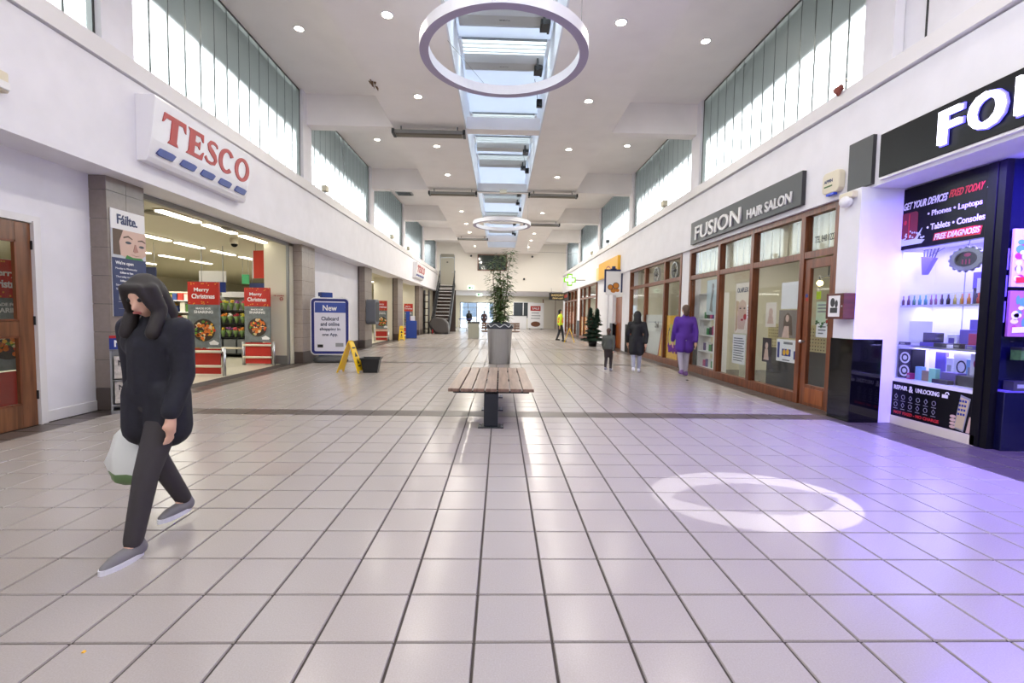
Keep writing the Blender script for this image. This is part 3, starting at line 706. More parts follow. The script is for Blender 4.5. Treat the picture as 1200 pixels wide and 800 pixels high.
# ---- things along the left side of the mall
t = thing('information_sign', 'rounded blue-framed New sign board on a grey base by the white panel', 'sign', (-4.56, 12.5, 0), math.radians(8))
b = BM(); lathe(b, [(.42, 0), (.46, .05), (.42, .14), (.2, .18)], 28)
for v in b.verts: v.co.y *= .62
link('base', b, mat('dark_grey_base', (70, 72, 76), .4), t, True)
def rrect(x0, z0, x1, z1, r, n=6):
    P = []
    for cx, cz, a0 in ((x1-r, z0+r, -PI/2), (x1-r, z1-r, 0), (x0+r, z1-r, PI/2), (x0+r, z0+r, PI)):
        P += [(cx+r*math.cos(a0+PI/2*i/n), cz+r*math.sin(a0+PI/2*i/n)) for i in range(n+1)]
    return P
b = BM(); prism(b, rrect(-.5, .2, .5, 1.73, .12), -.05, .05); link('outer_frame', b, PWHITE, t)
b = BM(); prism(b, rrect(-.47, .23, .47, 1.7, .1), -.06, .06); link('blue_frame', b, mat('frame_blue', (36, 44, 120), .35), t)
flat(t, 'poster', [('p', rrect(-.4, .3, .4, 1.63, .04))], -.06, mat('poster_lilac', (222, 222, 238), .4))
flat(t, 'header', [('r', -.38, 1.33, .4, 1.6)], -.063, mat('header_blue', (62, 84, 168), .45))
text(t, 'New', .0, 1.38, .36, .15, -.066, PWHITE)
for i, (s, w) in enumerate((('Clubcard', .44), ('and online', .48), ('shopping in', .52), ('one App.', .4))): text(t, s, .0, 1.12-.145*i, w, .105, -.063, NAVY, d=.004)
flat(t, 'store_badge', [('r', -.32, .4, -.18, .48)], -.063, PBLACK); flat(t, 'store_badge', [('r', .14, .42, .34, .52)], -.063, PGREY)
box('clip', (-.33, -.27, -.03, .03, 1.69, 1.76), PWHITE, t); box('clip', (.27, .33, -.03, .03, 1.69, 1.76), PWHITE, t)

t = thing('sanitiser_station', 'tall blue dispenser stand behind the New sign', 'dispenser', (-4.93, 13.25, 0), math.radians(50))
box('cabinet', (-.17, .17, -.02, .18, 0, 1.9), mat('station_blue', (34, 62, 138), .4), t, .015)
b = BM(); prism(b, [(-.13, 1.2), (.13, 1.2), (.16, 1.74), (-.16, 1.74)], -.14, -.02); link('dispenser', b, PWHITE, t, bevel=.02)
box('bracket', (-.12, .2, -.24, -.14, 1.64, 1.74), PWHITE, t, .02); flat(t, 'stripe', [('p', [(-.1, 1.66), (.18, 1.62), (.18, 1.64), (-.1, 1.68)])], -.24, RED)

def wet_sign(loc, rz, label, side=False):
    t = thing('wet_floor_sign', label, 'safety sign', loc, rz, 'yellow wet floor signs')
    for s in (-1, 1):
        b = BM(); H = .7
        def P(x, z, k): return (x, s*(.24*(1-z/H)+.012)+k, z)
        w0, w1 = .155, .09
        # board with two feet and a bottom notch
        pts = [(-w0, 0), (-w0+.05, 0), (-w0+.06, .05), (w0-.06, .05), (w0-.05, 0), (w0, 0), (w1, H-.02), (w1-.02, H), (-w1+.02, H), (-w1, H-.02)]
        A = [b.verts.new(P(x, z, -.01)) for x, z in pts]; B = [b.verts.new(P(x, z, .01)) for x, z in pts]
        b.faces.new(A); b.faces.new(B[::-1])
        for i in range(len(pts)):
            j = (i+1) % len(pts); b.faces.new((A[i], B[i], B[j], A[j]))
        link('board', b, YELLOW, t)
        m = flat(t, 'warning_print', [('p', [(-.06, .36), (.06, .36), (0, .47)]), ('r', -.07, .54, .07, .57), ('r', -.06, .14, .06, .17), ('e', .0, .29, .02, .02, 8), ('p', [(-.04, .2), (.04, .22), (.02, .28), (-.03, .27)])], 0, PBLACK, d=.002)
        for v in m.data.vertices:
            yy = v.co.y; v.co.y = s*(.24*(1-v.co.z/H)+.012)+s*(.0135)+yy*.5
    b = BM(); bx(b, -.05, .05, -.03, .03, .66, .715); link('handle', b, YELLOW, t)
    return t
wet_sign((-3.36, 10.42, 0), math.radians(80), 'yellow wet floor sign standing open beside the black bucket')
wet_sign((-4.95, 23.2, 0), math.radians(15), 'yellow wet floor sign standing before the tiled pillar by the blue bin')
wet_sign((3.49, 23.2, 0), math.radians(75), 'yellow wet floor sign near the hi-vis walker')
t = thing('bucket', 'square black plastic bucket on the floor beside the yellow sign', 'bucket', (-2.92, 10.5, 0), .1)
b = BM()
R0, R1, R2 = [], [], []
def sq(h, z, b): return [b.verts.new((x*h, y*h*.85, z)) for x, y in ((-1, -1), (1, -1), (1, 1), (-1, 1))]
o0, o1, i1, i0 = sq(.155, 0, b), sq(.205, .32, b), sq(.19, .32, b), sq(.145, .02, b)
b.faces.new(o0[::-1]); b.faces.new(i0)
for a, d2 in ((o0, o1), (o1, i1), (i1, i0)):
    for i in range(4): b.faces.new((a[i], a[(i+1) % 4], d2[(i+1) % 4], d2[i]))
link('tub', b, BLACKP, t, bevel=.008)
boxes('rim', [(-.225, .225, -.19, -.17, .3, .335), (-.225, .225, .17, .19, .3, .335), (-.225, -.2, -.19, .19, .3, .335), (.2, .225, -.19, .19, .3, .335)], BLACKP, t, .005)
t = thing('litter_bin', 'tall blue recycling bin standing before the far tiled pillar', 'bin', (-4.85, 25.2, 0), math.radians(15))
box('body', (-.28, .28, -.22, .22, 0, .95), mat('bin_blue', (34, 68, 160), .4), t, .02); box('top_panel', (-.28, -.08, -.1, .2, .95, 1.45), mat('bin_blue', (34, 68, 160), .4), t); box('leaflet', (-.04, .2, -.02, .02, .95, 1.2), PWHITE, t)
t = thing('telephone_hood', 'grey rounded telephone hood fixed to the tiled pillar', 'telephone', (-5.13, 18.0, .9), LW)
b = BM(); prism(b, rrect(-.3, 0, .3, .95, .15), -.36, 0); link('hood', b, mat('hood_grey', (98, 102, 112), .4), t, bevel=.02)
b = BM(); prism(b, rrect(-.22, .1, .22, .85, .1), -.37, -.35); link('hollow_plate', b, BLACKP, t)  # flat black plate in place of the hood's hollow
# ================================================================== RIGHT SIDE
t = thing('shop_sign', 'long dark grey fascia sign with raised white letters over the hair salon', 'sign', (4.73, 9.3, 3.13), RW)
box('board', (-2.1, 2.1, -.07, 0, 0, .53), DGREY, t, .006)
SLET = mat('sign_letter_white', (226, 226, 228), .4)
text(t, 'FUSION', -.75, .07, 2.1, .32, -.07, SLET, d=.03, off=.012)
text(t, 'HAIR SALON', 1.2, .09, 1.34, .18, -.07, SLET, d=.022, off=.012)
t = thing('alarm_box', 'white alarm box with a blue lamp on the fascia right of the salon sign', 'alarm', (4.73, 6.54, 3.14), RW)
b = BM(); prism(b, rrect(-.17, 0, .17, .3, .07), -.09, 0); link('cover', b, CREAM, t, bevel=.015)
text(t, 'APPIN', -.04, .15, .17, .045, -.09, NAVY, d=.003); flat(t, 'print', [('r', -.12, .09, .04, .11)], -.09, GREENP)
box('lamp', (-.1, .06, -.08, -.02, -.03, .01), mat('blue_lamp', (60, 90, 230), .2), t, .01)
t = thing('panel', 'plain dark grey board on the fascia between the two shop signs', 'board', (4.73, 6.06, 3.08), RW)
box('board', (-.2, .2, -.05, 0, 0, .62), DGREY, t)
t = thing('shop_sign', 'black shop sign with glowing white letters over the phone shop', 'sign', (4.73, 4.4, 3.12), RW)
box('board', (-1.33, 1.6, -.06, 0, 0, .52), BLACK, t, .004); box('edge_strip', (-1.33, 1.6, -.05, 0, -.03, 0), LEDGE, t)
GLOW = mat('letter_glow', (236, 236, 255), .4, emit=2.6); HALO = mat('letter_halo', (96, 90, 255), .4, emit=1.6)
def led(s, x, w):
    a = text(t, s, x, .09, w, .34, -.085, GLOW, d=.045, off=.012, name='letter')
    text(t, s, x, .078, w+.03, .364, -.066, HALO, d=.02, off=.02, name='letter_halo')
led('F', -.39, .22); led('O', -.03, .32); led('N', .38, .29)
t = thing('cctv_dome', 'white dome camera at the top of the pillar beside the salon door', 'camera', (4.62, 6.1, 2.93), RW)
b = BM(); sph(b, (0, -.07, -.02), (.09, .07, .075), 14, 8); link('dome', b, PWHITE, t, True); box('bracket', (-.12, .12, -.08, 0, .02, .1), CREAM, t, .01)
t = thing('wall_cabinet', 'small dark red wall box with a framed picture on the white pillar', 'cabinet', (4.62, 6.08, 1.36), RW)
box('box', (-.16, .16, -.16, 0, 0, .34), wood('mahogany', (74, 26, 22), (104, 40, 32)), t, .006)
flat(t, 'picture', [('r', -.11, .03, .1, .31)], -.16, PWHITE); flat(t, 'picture_print', [('e', -.03, .22, .04, .06), ('r', -.07, .08, .06, .15), ('e', .04, .2, .025, .05)], -.163, DGREY)
flat(t, 'lock', [('e', .135, .17, .012, .012, 10)], -.16, STEEL)
t = thing('ledge_ornament', 'red-brown heart shaped sensor with a loose wire on the right ledge', 'ornament', (4.7, 6.52, 4.5), RW)
b = BM()
sph(b, (-.035, -.03, .06), (.05, .035, .045)); sph(b, (.035, -.03, .06), (.05, .035, .045)); tube(b, (0, -.03, .055), (0, -.03, -.03), .07, .012, 12)
link('body', b, mat('terracotta', (132, 66, 56), .6), t, True)
b = BM(); pr = None
for k in range(8):
    q = (.05+.016*k, -.02, .08+.07*math.sin(k/7*PI)**1)
    if pr: tube(b, pr, q, .006, n=6)
    pr = q
link('wire', b, CREAM, t, True)

# ---- timber shopfronts
def shopfront(label, y0, y1, mull, trans, glassm=GLASS, door=None, wd=BROWN, X=4.85, head=(2.96, 3.07)):
    c = (y0+y1)/2; t = thing('shopfront', label, 'shopfront', (X, c, 0), RW, None, 'structure')
    f = lambda Y: c-Y
    b = BM(); L, R = f(y1), f(y0)
    box('head', (L, R, -.06, .06, head[0], 3.08), wd, t); 
    box('sill', (L, R if not door else f(door[1]), -.07, .07, .0, .16), wd, t, .005)
    box('transom', (L, R, -.06, .06, trans, trans+.1), wd, t)
    for m in [y1-.05]+list(mull)+[y0+.05]: box('mullion', (f(m)-.05, f(m)+.05, -.065, .065, 0, head[0]), wd, t)
    ms = [y1-.05]+list(mull)+[y0+.05]
    for a, d2 in zip(ms, ms[1:]):
        isd = door and abs(d2-(y0+.05)) < 1e-6
        if not isd: box('pane', (f(a)+.05, f(d2)-.05, -.004, .004, .16, trans), glassm, t)
        box('pane', (f(a)+.05, f(d2)-.05, -.004, .004, trans+.1, head[0]), glassm, t)
    return t, f
t, f = shopfront('brown timber hair salon shopfront with tall panes and vertical blinds', 6.5, 11.72, (10.13, 8.78, 7.3), 2.3, door=(6.5, 7.3))
def salon_door():
    d = thing('door_3', 'brown timber glazed door of the hair salon', 'door', (4.84, 6.9, 0), RW, None, 'structure')
    boxes('door_leaf', [(-.34, -.22, -.03, .03, 0, 2.28), (.22, .34, -.03, .03, 0, 2.28), (-.22, .22, -.03, .03, 0, .33), (-.22, .22, -.03, .03, 2.14, 2.28)], BROWN, d, .004)
    box('kick_panel', (-.2, .2, -.036, -.03, .05, .28), ORANGEW, d)
    box('pane', (-.225, .225, -.005, .005, .33, 2.14), GLASS, d)
    tb = BM(); tube(tb, (-.28, -.03, 1.0), (-.28, -.08, 1.0), .015); sph(tb, (-.28, -.09, 1.0), .03); link('handle', tb, STEEL, d, True)
    flat(d, 'key_tag', [('e', -.27, 1.72, .03, .03)], -.03, BLUE); flat(d, 'key_tag', [('e', -.26, 1.66, .025, .025)], -.03, RED)
    x = text(d, 'TEL 848 1227', .04, 2.52, .44, .1, -.006, PBLACK, d=.003, off=.0)
salon_door()
t = thing('vertical_blind', 'cream vertical blinds behind the upper panes of the hair salon', 'blind', (4.98, 9.1, 0), RW)
b = BM()
for k in range(40): bx(b, -2.5+.125*k, -2.5+.125*k+.105, -.003+.02*(k % 2), .003+.02*(k % 2), 2.42, 3.0)
tag(link('slats', b, mat('blind_cream', (214, 206, 176), .8), t), kind='stuff')
# posters inside the salon glass
def poster(Y, z0, z1, w, base, label, parts=(), X=4.865, cat='poster', name='poster'):
    t = thing(name, label, cat, (X, Y, z0), RW)
    h = z1-z0; box('sheet', (-w/2, w/2, -.004, 0, 0, h), base, t)
    for pn, shapes, m in parts: flat(t, pn, shapes, -.0055 if pn != 'overprint' else -.008, m, d=.002)
    return t, h
PALE = mat('poster_pale_blue', (196, 214, 222), .5); PTXT = mat('print_text_grey', (120, 122, 128), .5)
lines = lambda x0, x1, z0, n, dz: [('r', x0, z0+dz*i, x1-(.05 if i % 3 == 0 else 0), z0+dz*i+dz*.4) for i in range(n)]
poster(10.55, 1.42, 2.22, .55, PALE, 'pale blue poster with a thin figure in the leftmost salon pane', (('figure', [('p', [(-.1, .1), (.0, .6), (.1, .55), (.02, .3), (.06, .05)]), ('e', .04, .65, .05, .07)], PTXT),))
t, h = poster(9.2, 1.05, 2.06, .55, mat('poster_cream', (236, 226, 214), .5), 'tall cream poster with a close-up face in the second salon pane', (
    ('face', [('p', [(-.12, .08), (-.16, .35), (-.13, .6), (0, .68), (.14, .62), (.18, .35), (.1, .08)])], SKINP), ('hair', [('p', [(-.24, .02), (-.14, .1), (-.17, .4), (-.12, .64), (-.24, .66)])], mat('print_fair_hair', (206, 178, 148), .5)),
    ('overprint', [('e', .02, .27, .05, .022)], RED), ('overprint', [('e', -.06, .5, .035, .014), ('e', .1, .5, .035, .014)], DGREY)))
text(t, 'OLAPLEX', 0, .82, .42, .1, -.004, NAVY, d=.003)
flat(t, 'seal', [('e', .13, .33, .06, .06)], -.009, RED, d=.002)
poster(8.92, 1.35, 1.62, .18, PWHITE, 'small white card overlapping the tall face poster', (('print', lines(-.06, .06, .05, 4, .05), PTXT),), X=4.858)
poster(9.27, .42, 1.02, .5, PWHITE, 'white price list hung below the tall face poster', (('print', lines(-.2, .2, .06, 10, .05), PTXT),))
poster(8.2, 1.2, 1.64, .32, mat('poster_cream', (236, 226, 214), .5), 'small poster of a blond woman in the third salon pane', (('figure', [('e', 0, .26, .06, .08), ('p', [(-.1, .06), (.1, .06), (.06, .2), (-.06, .2)])], SKINP),))
poster(7.66, 1.52, 1.97, .5, PWHITE, 'plain white sheet at the top of the third salon pane')
poster(7.68, 1.03, 1.5, .54, mat('poster_taupe', (132, 122, 116), .5), 'brown poster of a woman with long hair under the white sheet', (('hair', [('p', [(-.14, .05), (-.12, .36), (-.02, .43), (.08, .36), (.12, .05)])], PHAIR), ('overprint', [('e', -.03, .33, .045, .06), ('p', [(-.16, .0), (.04, .0), (.02, .2), (-.1, .2)])], SKINP)))
poster(7.7, .62, 1.0, .56, PWHITE, 'white event notice with small pictures low in the third salon pane', (('picture', [('r', -.12, .1, .12, .22), ('r', -.25, .06, -.19, .33), ('r', .2, .06, .25, .2)], BLUE), ('overprint', [('e', -.05, .16, .04, .05), ('e', .04, .17, .04, .05)], YSIGN), ('print', [('r', -.08, .3, .16, .34), ('r', -.1, .02, .1, .04)], PTXT)))
poster(8.28, .56, 1.0, .28, mat('poster_dark', (58, 46, 52), .5), 'dark portrait poster low in the third salon pane', (('figure', [('e', 0, .3, .045, .06), ('p', [(-.08, .04), (.08, .04), (.04, .24), (-.05, .24)])], SKINP),))
poster(6.84, 1.3, 1.62, .34, mat('poster_mint', (190, 206, 178), .5), 'mint green price card on the salon door glass', (('print', lines(-.13, .13, .16, 3, .05), PTXT),))
poster(6.86, 1.08, 1.3, .26, PWHITE, 'small white card below the mint card on the salon door', (('print', lines(-.08, .08, .05, 3, .05), PTXT),))
t = thing('wreath', 'small leafy green garland hanging across the salon door glass', 'garland', (4.87, 6.84, 1.24), RW)
b = BM()
for k in range(46): sph(b, (-.16+.32*k/45, RND.uniform(-.02, .02), .05+.03*math.sin(k*.3)+RND.uniform(-.03, .03)), RND.uniform(.008, .02), 5, 4)
tag(link('leaves', b, GREENP, t), kind='stuff'); b = BM()
for k in range(6): sph(b, (.1+RND.uniform(-.04, .05), -.02, .08+RND.uniform(-.02, .05)), .016, 6, 4)
link('berries', b, RED, t)
t = thing('hanging_tag', 'lime green tag on a loop inside the salon door', 'tag', (4.87, 6.98, 1.66), RW)
box('card', (-.05, .05, -.004, 0, 0, .12), mat('lime', (178, 206, 40), .5), t); b = BM(); ringp(b, .0, .24, .045, .13, .035, .12, -.006, 0); link('loop', b, CREAM, t)
# salon furniture seen through the glass
t = thing('display_shelf', 'white open shelf unit inside the leftmost salon pane', 'shelf', (5.2, 11.2, 0), RW)
boxes('frame', [(-.45, -.41, -.16, .16, 0, 1.95), (.41, .45, -.16, .16, 0, 1.95)], PWHITE, t)
for z in (.1, .5, .9, 1.3, 1.92): box('shelf', (-.43, .43, -.16, .16, z, z+.03), PWHITE, t)
PC = [(196, 70, 130), (90, 60, 140), (236, 236, 240), (70, 150, 90), (60, 60, 66)]
for r, z in enumerate((.13, .53, .93, 1.33)):
    for k in range(5):
        o = box('hair_product', (-.05, .05, -.06, .06, 0, .16+.03*((k+r) % 3)), mat('product_%d' % ((k+r) % 5), PC[(k+r) % 5], .4), None, .006)
        o.location = (5.2, 11.5-.15*k, z+.0); tag(o, 'hair product pack, %s from the left on the %s salon shelf' % (ORD[k], ('lowest', 'second lowest', 'third', 'upper')[r]), 'product', 'hair products on the salon shelf')
t = thing('screen', 'tall cream screen board inside the second salon pane', 'screen', (5.3, 9.75, 0), RW)
box('board', (-.3, .3, 0, .03, .05, 1.75), mat('screen_cream', (216, 214, 190), .6), t); box('foot', (-.3, .3, -.12, .15, 0, .05), GREYM, t)
t = thing('reception_counter', 'dark salon counter with a dotted cream front behind the glass', 'counter', (5.5, 7.9, 0), RW)
box('dark_base', (-1.45, 1.5, 0, .5, 0, .78), mat('counter_dark', (70, 72, 76), .4), t); box('dotted_front', (-1.45, 1.5, 0, .03, .78, 1.25), mat('counter_cream', (214, 204, 160), .6), t)
flat(t, 'perforation', [('e', -1.4+.07*i, .82+.06*j, .012, .012, 6) for i in range(42) for j in range(7)], 0, DGREY)
t = thing('chandelier', 'pair of warm glowing bulbs hanging inside the hair salon', 'lamp', (6.6, 9.2, 2.1), RW)
for s in (-1, 1):
    b = BM(); sph(b, (s*.25, 0, .0), .06, 12, 8); link('bulb', b, mat('warm_bulb', (255, 226, 150), .4, emit=9), t, True)
tb = BM(); tube(tb, (-.3, 0, .12), (.3, 0, .12), .015); tube(tb, (0, 0, .12), (0, 0, .92), .012); tube(tb, (-.25, 0, .05), (-.25, 0, .12), .02); tube(tb, (.25, 0, .05), (.25, 0, .12), .02); link('arm', tb, BLACKM, t, True)
t = thing('salon_mirror', 'wide mirror with a timber frame on the salon rear wall', 'mirror', (9.48, 9, 1.0), RW)
box('frame', (-1.5, 1.5, -.05, 0, 0, 1.2), BROWN, t); box('mirror_glass', (-1.42, 1.42, -.06, -.05, .08, 1.12), mat('mirror', (190, 195, 198), .05, 1), t)
for k in range(3):
    t = thing('salon_chair', 'black salon chair inside, %s from the left behind the glass' % ORD[k], 'chair', (7.6, 10.8-1.3*k, 0), RW-.4, 'salon chairs')
    box('seat', (-.26, .26, -.26, .26, .42, .56), BLACKP, t, .03); box('backrest', (-.24, .24, .2, .28, .55, 1.0), BLACKP, t, .03)
    b = BM(); lathe(b, [(.25, 0), (.25, .03), (.05, .06), (.04, .42)], 16); link('base', b, STEEL, t, True)

# ---- shop with yellow posters (second shopfront)
t, f = shopfront('timber shopfront with large grey and yellow posters in its lower panes', 12.24, 17.15, (15.35, 13.5), 2.34)
G3 = mat('poster_grey', (206, 208, 208), .5)
t, h = poster(15.2, .17, 1.42, 3.5, G3, 'grey window poster with a red and yellow diagonal behind the woman in black', (('diagonal', [('p', [(1.2, 0), (1.75, 0), (1.75, 1.25), (1.62, 1.25)])], YSIGN), ('overprint', [('p', [(1.12, 0), (1.2, 0), (1.62, 1.25), (1.56, 1.25)])], RED)))
text(t, '2nd', .95, .85, .34, .2, -.006, PBLACK, d=.003)
t, h = poster(12.83, .17, 1.4, 1.08, YSIGN, 'bright yellow window poster with purple script beside the person in purple', (('panel', [('r', -.3, .42, .3, .98)], mat('poster_lime', (206, 204, 90), .5)),))
b = BM(); pr = None
for k in range(60):
    q = (-.36+.72*k/59, -.012, .3+.1*math.sin(k*.72)+.03*math.cos(k*.3))
    if pr: tube(b, pr, q, .022, n=6)
    pr = q
link('script', b, mat('script_purple', (110, 50, 150), .5), t); flat(t, 'arc', [('g', -.1, .6, .33, .36, .86, 20, 2.2, 4.1)], -.006, NAVY)
t = thing('shop_shelving', 'stocked shelving inside the yellow-postered shop', 'shelf', (6.6, 14.7, 0), RW)
for z in (.1, .6, 1.1, 1.6, 2.1): box('shelf', (-2, 2, -.2, .2, z, z+.03), PWHITE, t)
box('back_panel', (-2, 2, .2, .24, 0, 2.5), CREAM, t)
for ci, c in enumerate(GC):
    b = BM()
    for z in (.13, .63, 1.13, 1.63, 2.13):
        for k in range(20):
            if (k*3+int(z*10)) % 5 == ci: x = -1.95+.195*k; bx(b, x, x+.15, -.15, .12, z, z+RND.uniform(.15, .34))
    tag(link('goods', b, mat('goods_%d_%d_%d' % c, c, .5), t), kind='stuff')
for i, (Y, r) in enumerate(((14.4, .24), (12.9, .24))):
    t = thing('fan', 'round grey extractor fan in the upper pane of the yellow-postered shop, %s' % ('left one', 'right one')[i], 'fan', (4.87, Y, 2.66), RW)
    b = BM(); ringp(b, 0, 0, r, r, r*.85, r*.85, -.03, .05); link('ring', b, GREYM, t)
    b = BM()
    for k in range(6):
        a = k*PI/3; prism(b, [(.03*math.cos(a), .03*math.sin(a)), (r*.84*math.cos(a-.25), r*.84*math.sin(a-.25)), (r*.84*math.cos(a+.2), r*.84*math.sin(a+.2))], .0, .012)
    sph(b, (0, 0, 0), .05); link('blade', b, DGREY, t)
# ---- brown door bay, yellow sign, hanging sign
d = thing('door_4', 'plain brown timber door beyond the yellow-postered shop', 'door', (4.95, 18.95, 0), RW, None, 'structure')
box('door_leaf', (-.72, .72, -.02, .03, .02, 2.15), ORANGEW, d); boxes('door_frame', [(-.8, -.72, -.05, .05, 0, 2.25), (.72, .8, -.05, .05, 0, 2.25), (-.8, .8, -.05, .05, 2.15, 2.25)], LEDGE, d); box('fanlight', (-.75, .75, -.02, .02, 2.25, 3.06), PWHITE, d)
box('handle', (-.62, -.58, -.08, -.02, 1.0, 1.1), STEEL, d)
t = thing('poinsettia', 'red potted flower standing low by the brown door', 'plant', (4.52, 18.4, 0), 0)
b = BM(); lathe(b, [(.09, 0), (.13, .2)], 14); link('pot', b, BLACKP, t, True); b = BM()
for k in range(30):
    a = RND.uniform(0, 2*PI); q = RND.uniform(.03, .17); c = Vector((q*math.cos(a), q*math.sin(a), RND.uniform(.2, .42)))
    v = [b.verts.new(c+Vector((RND.uniform(-.06, .06), RND.uniform(-.06, .06), RND.uniform(-.03, .03)))) for _ in range(3)]; b.faces.new(v)
tag(link('petals', b, RED, t), kind='stuff')
t = thing('shop_sign', 'yellow fascia sign with a thin red curve on the right wall', 'sign', (4.73, 20.1, 3.06), RW)
box('board', (-1.8, 1.75, -.12, 0, 0, .72), YSIGN, t, .01); flat(t, 'red_curve', [('g', .1, -.1, .75, .55, .9, 20, .5, 2.5)], -.12, RED); box('side_return', (-2.6, -1.82, -.06, 0, 0, .6), mat('sign_pale_yellow', (236, 226, 160), .5), t)
t = thing('projecting_sign', 'white hanging sign with brown roundels and blue edges over the brown door', 'sign', (4.45, 18.3, 2.2), 0)
box('board', (-.3, .3, -.03, .03, 0, .95), PWHITE, t, .01); boxes('blue_edge', [(-.36, -.3, -.035, .035, .1, .98), (.3, .36, -.035, .035, .1, .98), (-.36, .36, -.035, .035, .93, 1.0)], NAVY, t)
flat(t, 'roundel', [('e', -.12, .3, .1, .1), ('e', .1, .36, .12, .12), ('e', .0, .17, .11, .09), ('e', .16, .18, .08, .07)], -.03, mat('print_amber', (206, 130, 44), .5))
flat(t, 'roundel_outline', [('g', .1, .36, .13, .13, .82), ('g', -.12, .3, .11, .11, .82)], -.034, DGREY)
b = BM(); lathe(b, [(.12, 0), (.12, .03), (.07, .04), (.07, .12)], 16, (0, 0, 1.0)); link('finial', b, NAVY, t, True)
tb = BM(); tube(tb, (0, 0, .98), (.36, 0, .98), .02); link('bracket', tb, NAVY, t)
# ---- third and fourth shopfronts
t, f = shopfront('far timber shopfront with orange posters behind the Christmas tree', 23.2, 27.95, (26.7, 25.3), 2.3)
poster(26.6, .15, 1.3, 2.2, mat('poster_orange', (232, 150, 50), .5), 'orange window poster in the far shopfront behind the hi-vis walker', (('print', [('r', -.8, .3, -.1, .9)], YELLOW),))
poster(24.4, .15, 1.25, 1.9, PWHITE, 'white window poster beside the Christmas tree')
t, f = shopfront('last timber shopfront on the right before the lobby', 28.9, 34.4, (32.8, 31.4, 30.0), 2.3)
poster(31.6, .8, 1.6, 2.0, mat('poster_peach', (226, 150, 110), .5), 'peach coloured poster in the last shopfront')
t = thing('pharmacy_cross', 'green and white illuminated pharmacy cross projecting from the right fascia', 'sign', (3.85, 26.0, 3.35), 0)
def cross(r, w): return [(-w, -r), (w, -r), (w, -w), (r, -w), (r, w), (w, w), (w, r), (-w, r), (-w, w), (-r, w), (-r, -w), (-w, -w)]
b = BM(); prism(b, cross(.33, .13), -.08, .08); link('case', b, mat('cross_green', (120, 190, 40), .4, emit=.5), t)
b = BM(); prism(b, cross(.25, .07), -.095, -.08); link('lit_face', b, mat('cross_white', (240, 255, 230), .4, emit=1.8), t)
tb = BM(); tube(tb, (.3, 0, .0), (.9, 0, .0), .025); link('arm', tb, GREYM, t)
t = thing('shop_sign', 'black sign with cream letters under the far lobby ceiling', 'sign', (4.35, 35.3, 2.52), 0)
box('board', (-.68, .65, -.06, .02, 0, .55), PBLACK, t); text(t, "MADIGAN'S", 0, .28, 1.0, .17, -.06, mat('gold_letter', (240, 214, 150), .5, ), d=.01); text(t, 'DRINK & EAT', 0, .08, .8, .11, -.06, mat('gold_letter', (240, 214, 150), .5), d=.01)
for s in (-1, 1): tb = BM(); tube(tb, (s*.5, -.02, .55), (s*.5, .1, .9), .012, n=6); link('rod', tb, GREYM, t)
t = thing('shop_sign', 'small dark sign with a red strip on the right wall by the lobby', 'sign', (4.8, 33.6, 2.45), RW)
box('board', (-1.1, 1.1, -.08, 0, 0, .6), PBLACK, t); flat(t, 'red_strip', [('r', -.8, .2, .8, .42)], -.08, RED)

# ---- phone shop display case
t = thing('display_case', 'lit glass display case with black surround of the phone repair shop', 'display case', (5.2, 5.43, 0), RW)
CASEW = mat('case_white', (236, 234, 244), .4)
boxes('surround', [(-.66, -.61, -.03, .06, 0, 3.03), (.55, .645, -.03, .06, 0, 3.03), (-.66, .645, -.02, .06, 2.26, 3.03)], BLACK, t, .003)
box('kick_board', (-.61, .6, -.03, .02, 0, .11), CREAM, t); box('lower_panel', (-.62, .6, -.02, .06, .11, .56), BLACK, t)
box('case_floor', (-.61, .56, -.02, .56, .56, .6), CASEW, t); box('case_back', (-.62, .62, .56, .6, .5, 2.5), CASEW, t); box('case_side', (-.64, -.6, .05, .58, .5, 2.5), CASEW, t); box('case_top', (-.62, .62, .065, .6, 2.3, 2.34), CASEW, t)
box('case_divider', (.56, .6, .06, .58, .5, 2.3), CASEW, t)
SG = glass('shelf_glass', (.9, .93, .98), .2)
for z in (1.02, 1.53): box('glass_shelf', (-.6, .56, .03, .55, z, z+.015), SG, t); box('shelf_edge', (-.6, .56, .02, .03, z-.003, z+.02), STEEL, t)
box('glass_front', (-.61, .555, -.006, .002, .58, 2.27), GLASS, t)
boxes('back_joint', [(-.2, -.19, .555, .56, .6, 2.3), (.2, .21, .555, .56, .6, 2.3)], PGREY, t)
WL = PWHITE; RDL = mat('neon_red_print', (214, 44, 52), .4)
text(t, 'GET YOUR DEVICES', -.2, 2.76, .58, .09, -.02, WL, d=.004, slant=.22); text(t, 'FIXED TODAY', .31, 2.78, .38, .085, -.02, RDL, d=.004, slant=.22); text(t, '!', .55, 2.78, .02, .1, -.02, WL, d=.004, slant=.2)
text(t, '\u2022 Phones \u2022 Laptops', .18, 2.6, .64, .085, -.02, WL, d=.004); text(t, '\u2022 Tablets \u2022 Consoles', .2, 2.45, .68, .075, -.02, WL, d=.004)
flat(t, 'brush_stroke', [('p', [(-.05, 2.315), (.5, 2.3), (.52, 2.39), (.44, 2.405), (-.03, 2.4)])], -.02, RDL); text(t, 'FREE DIAGNOSIS', .23, 2.32, .52, .068, -.024, WL, d=.004, slant=.2)
flat(t, 'phone_print', [('p', rrect(-.5, 2.38, -.27, 2.72, .04))], -.02, mat('print_dark_red', (120, 26, 28), .4)); flat(t, 'phone_print', [('r', -.39, 2.4, -.38, 2.7), ('e', -.44, 2.6, .02, .03, 10)], -.024, RDL)
b = BM()
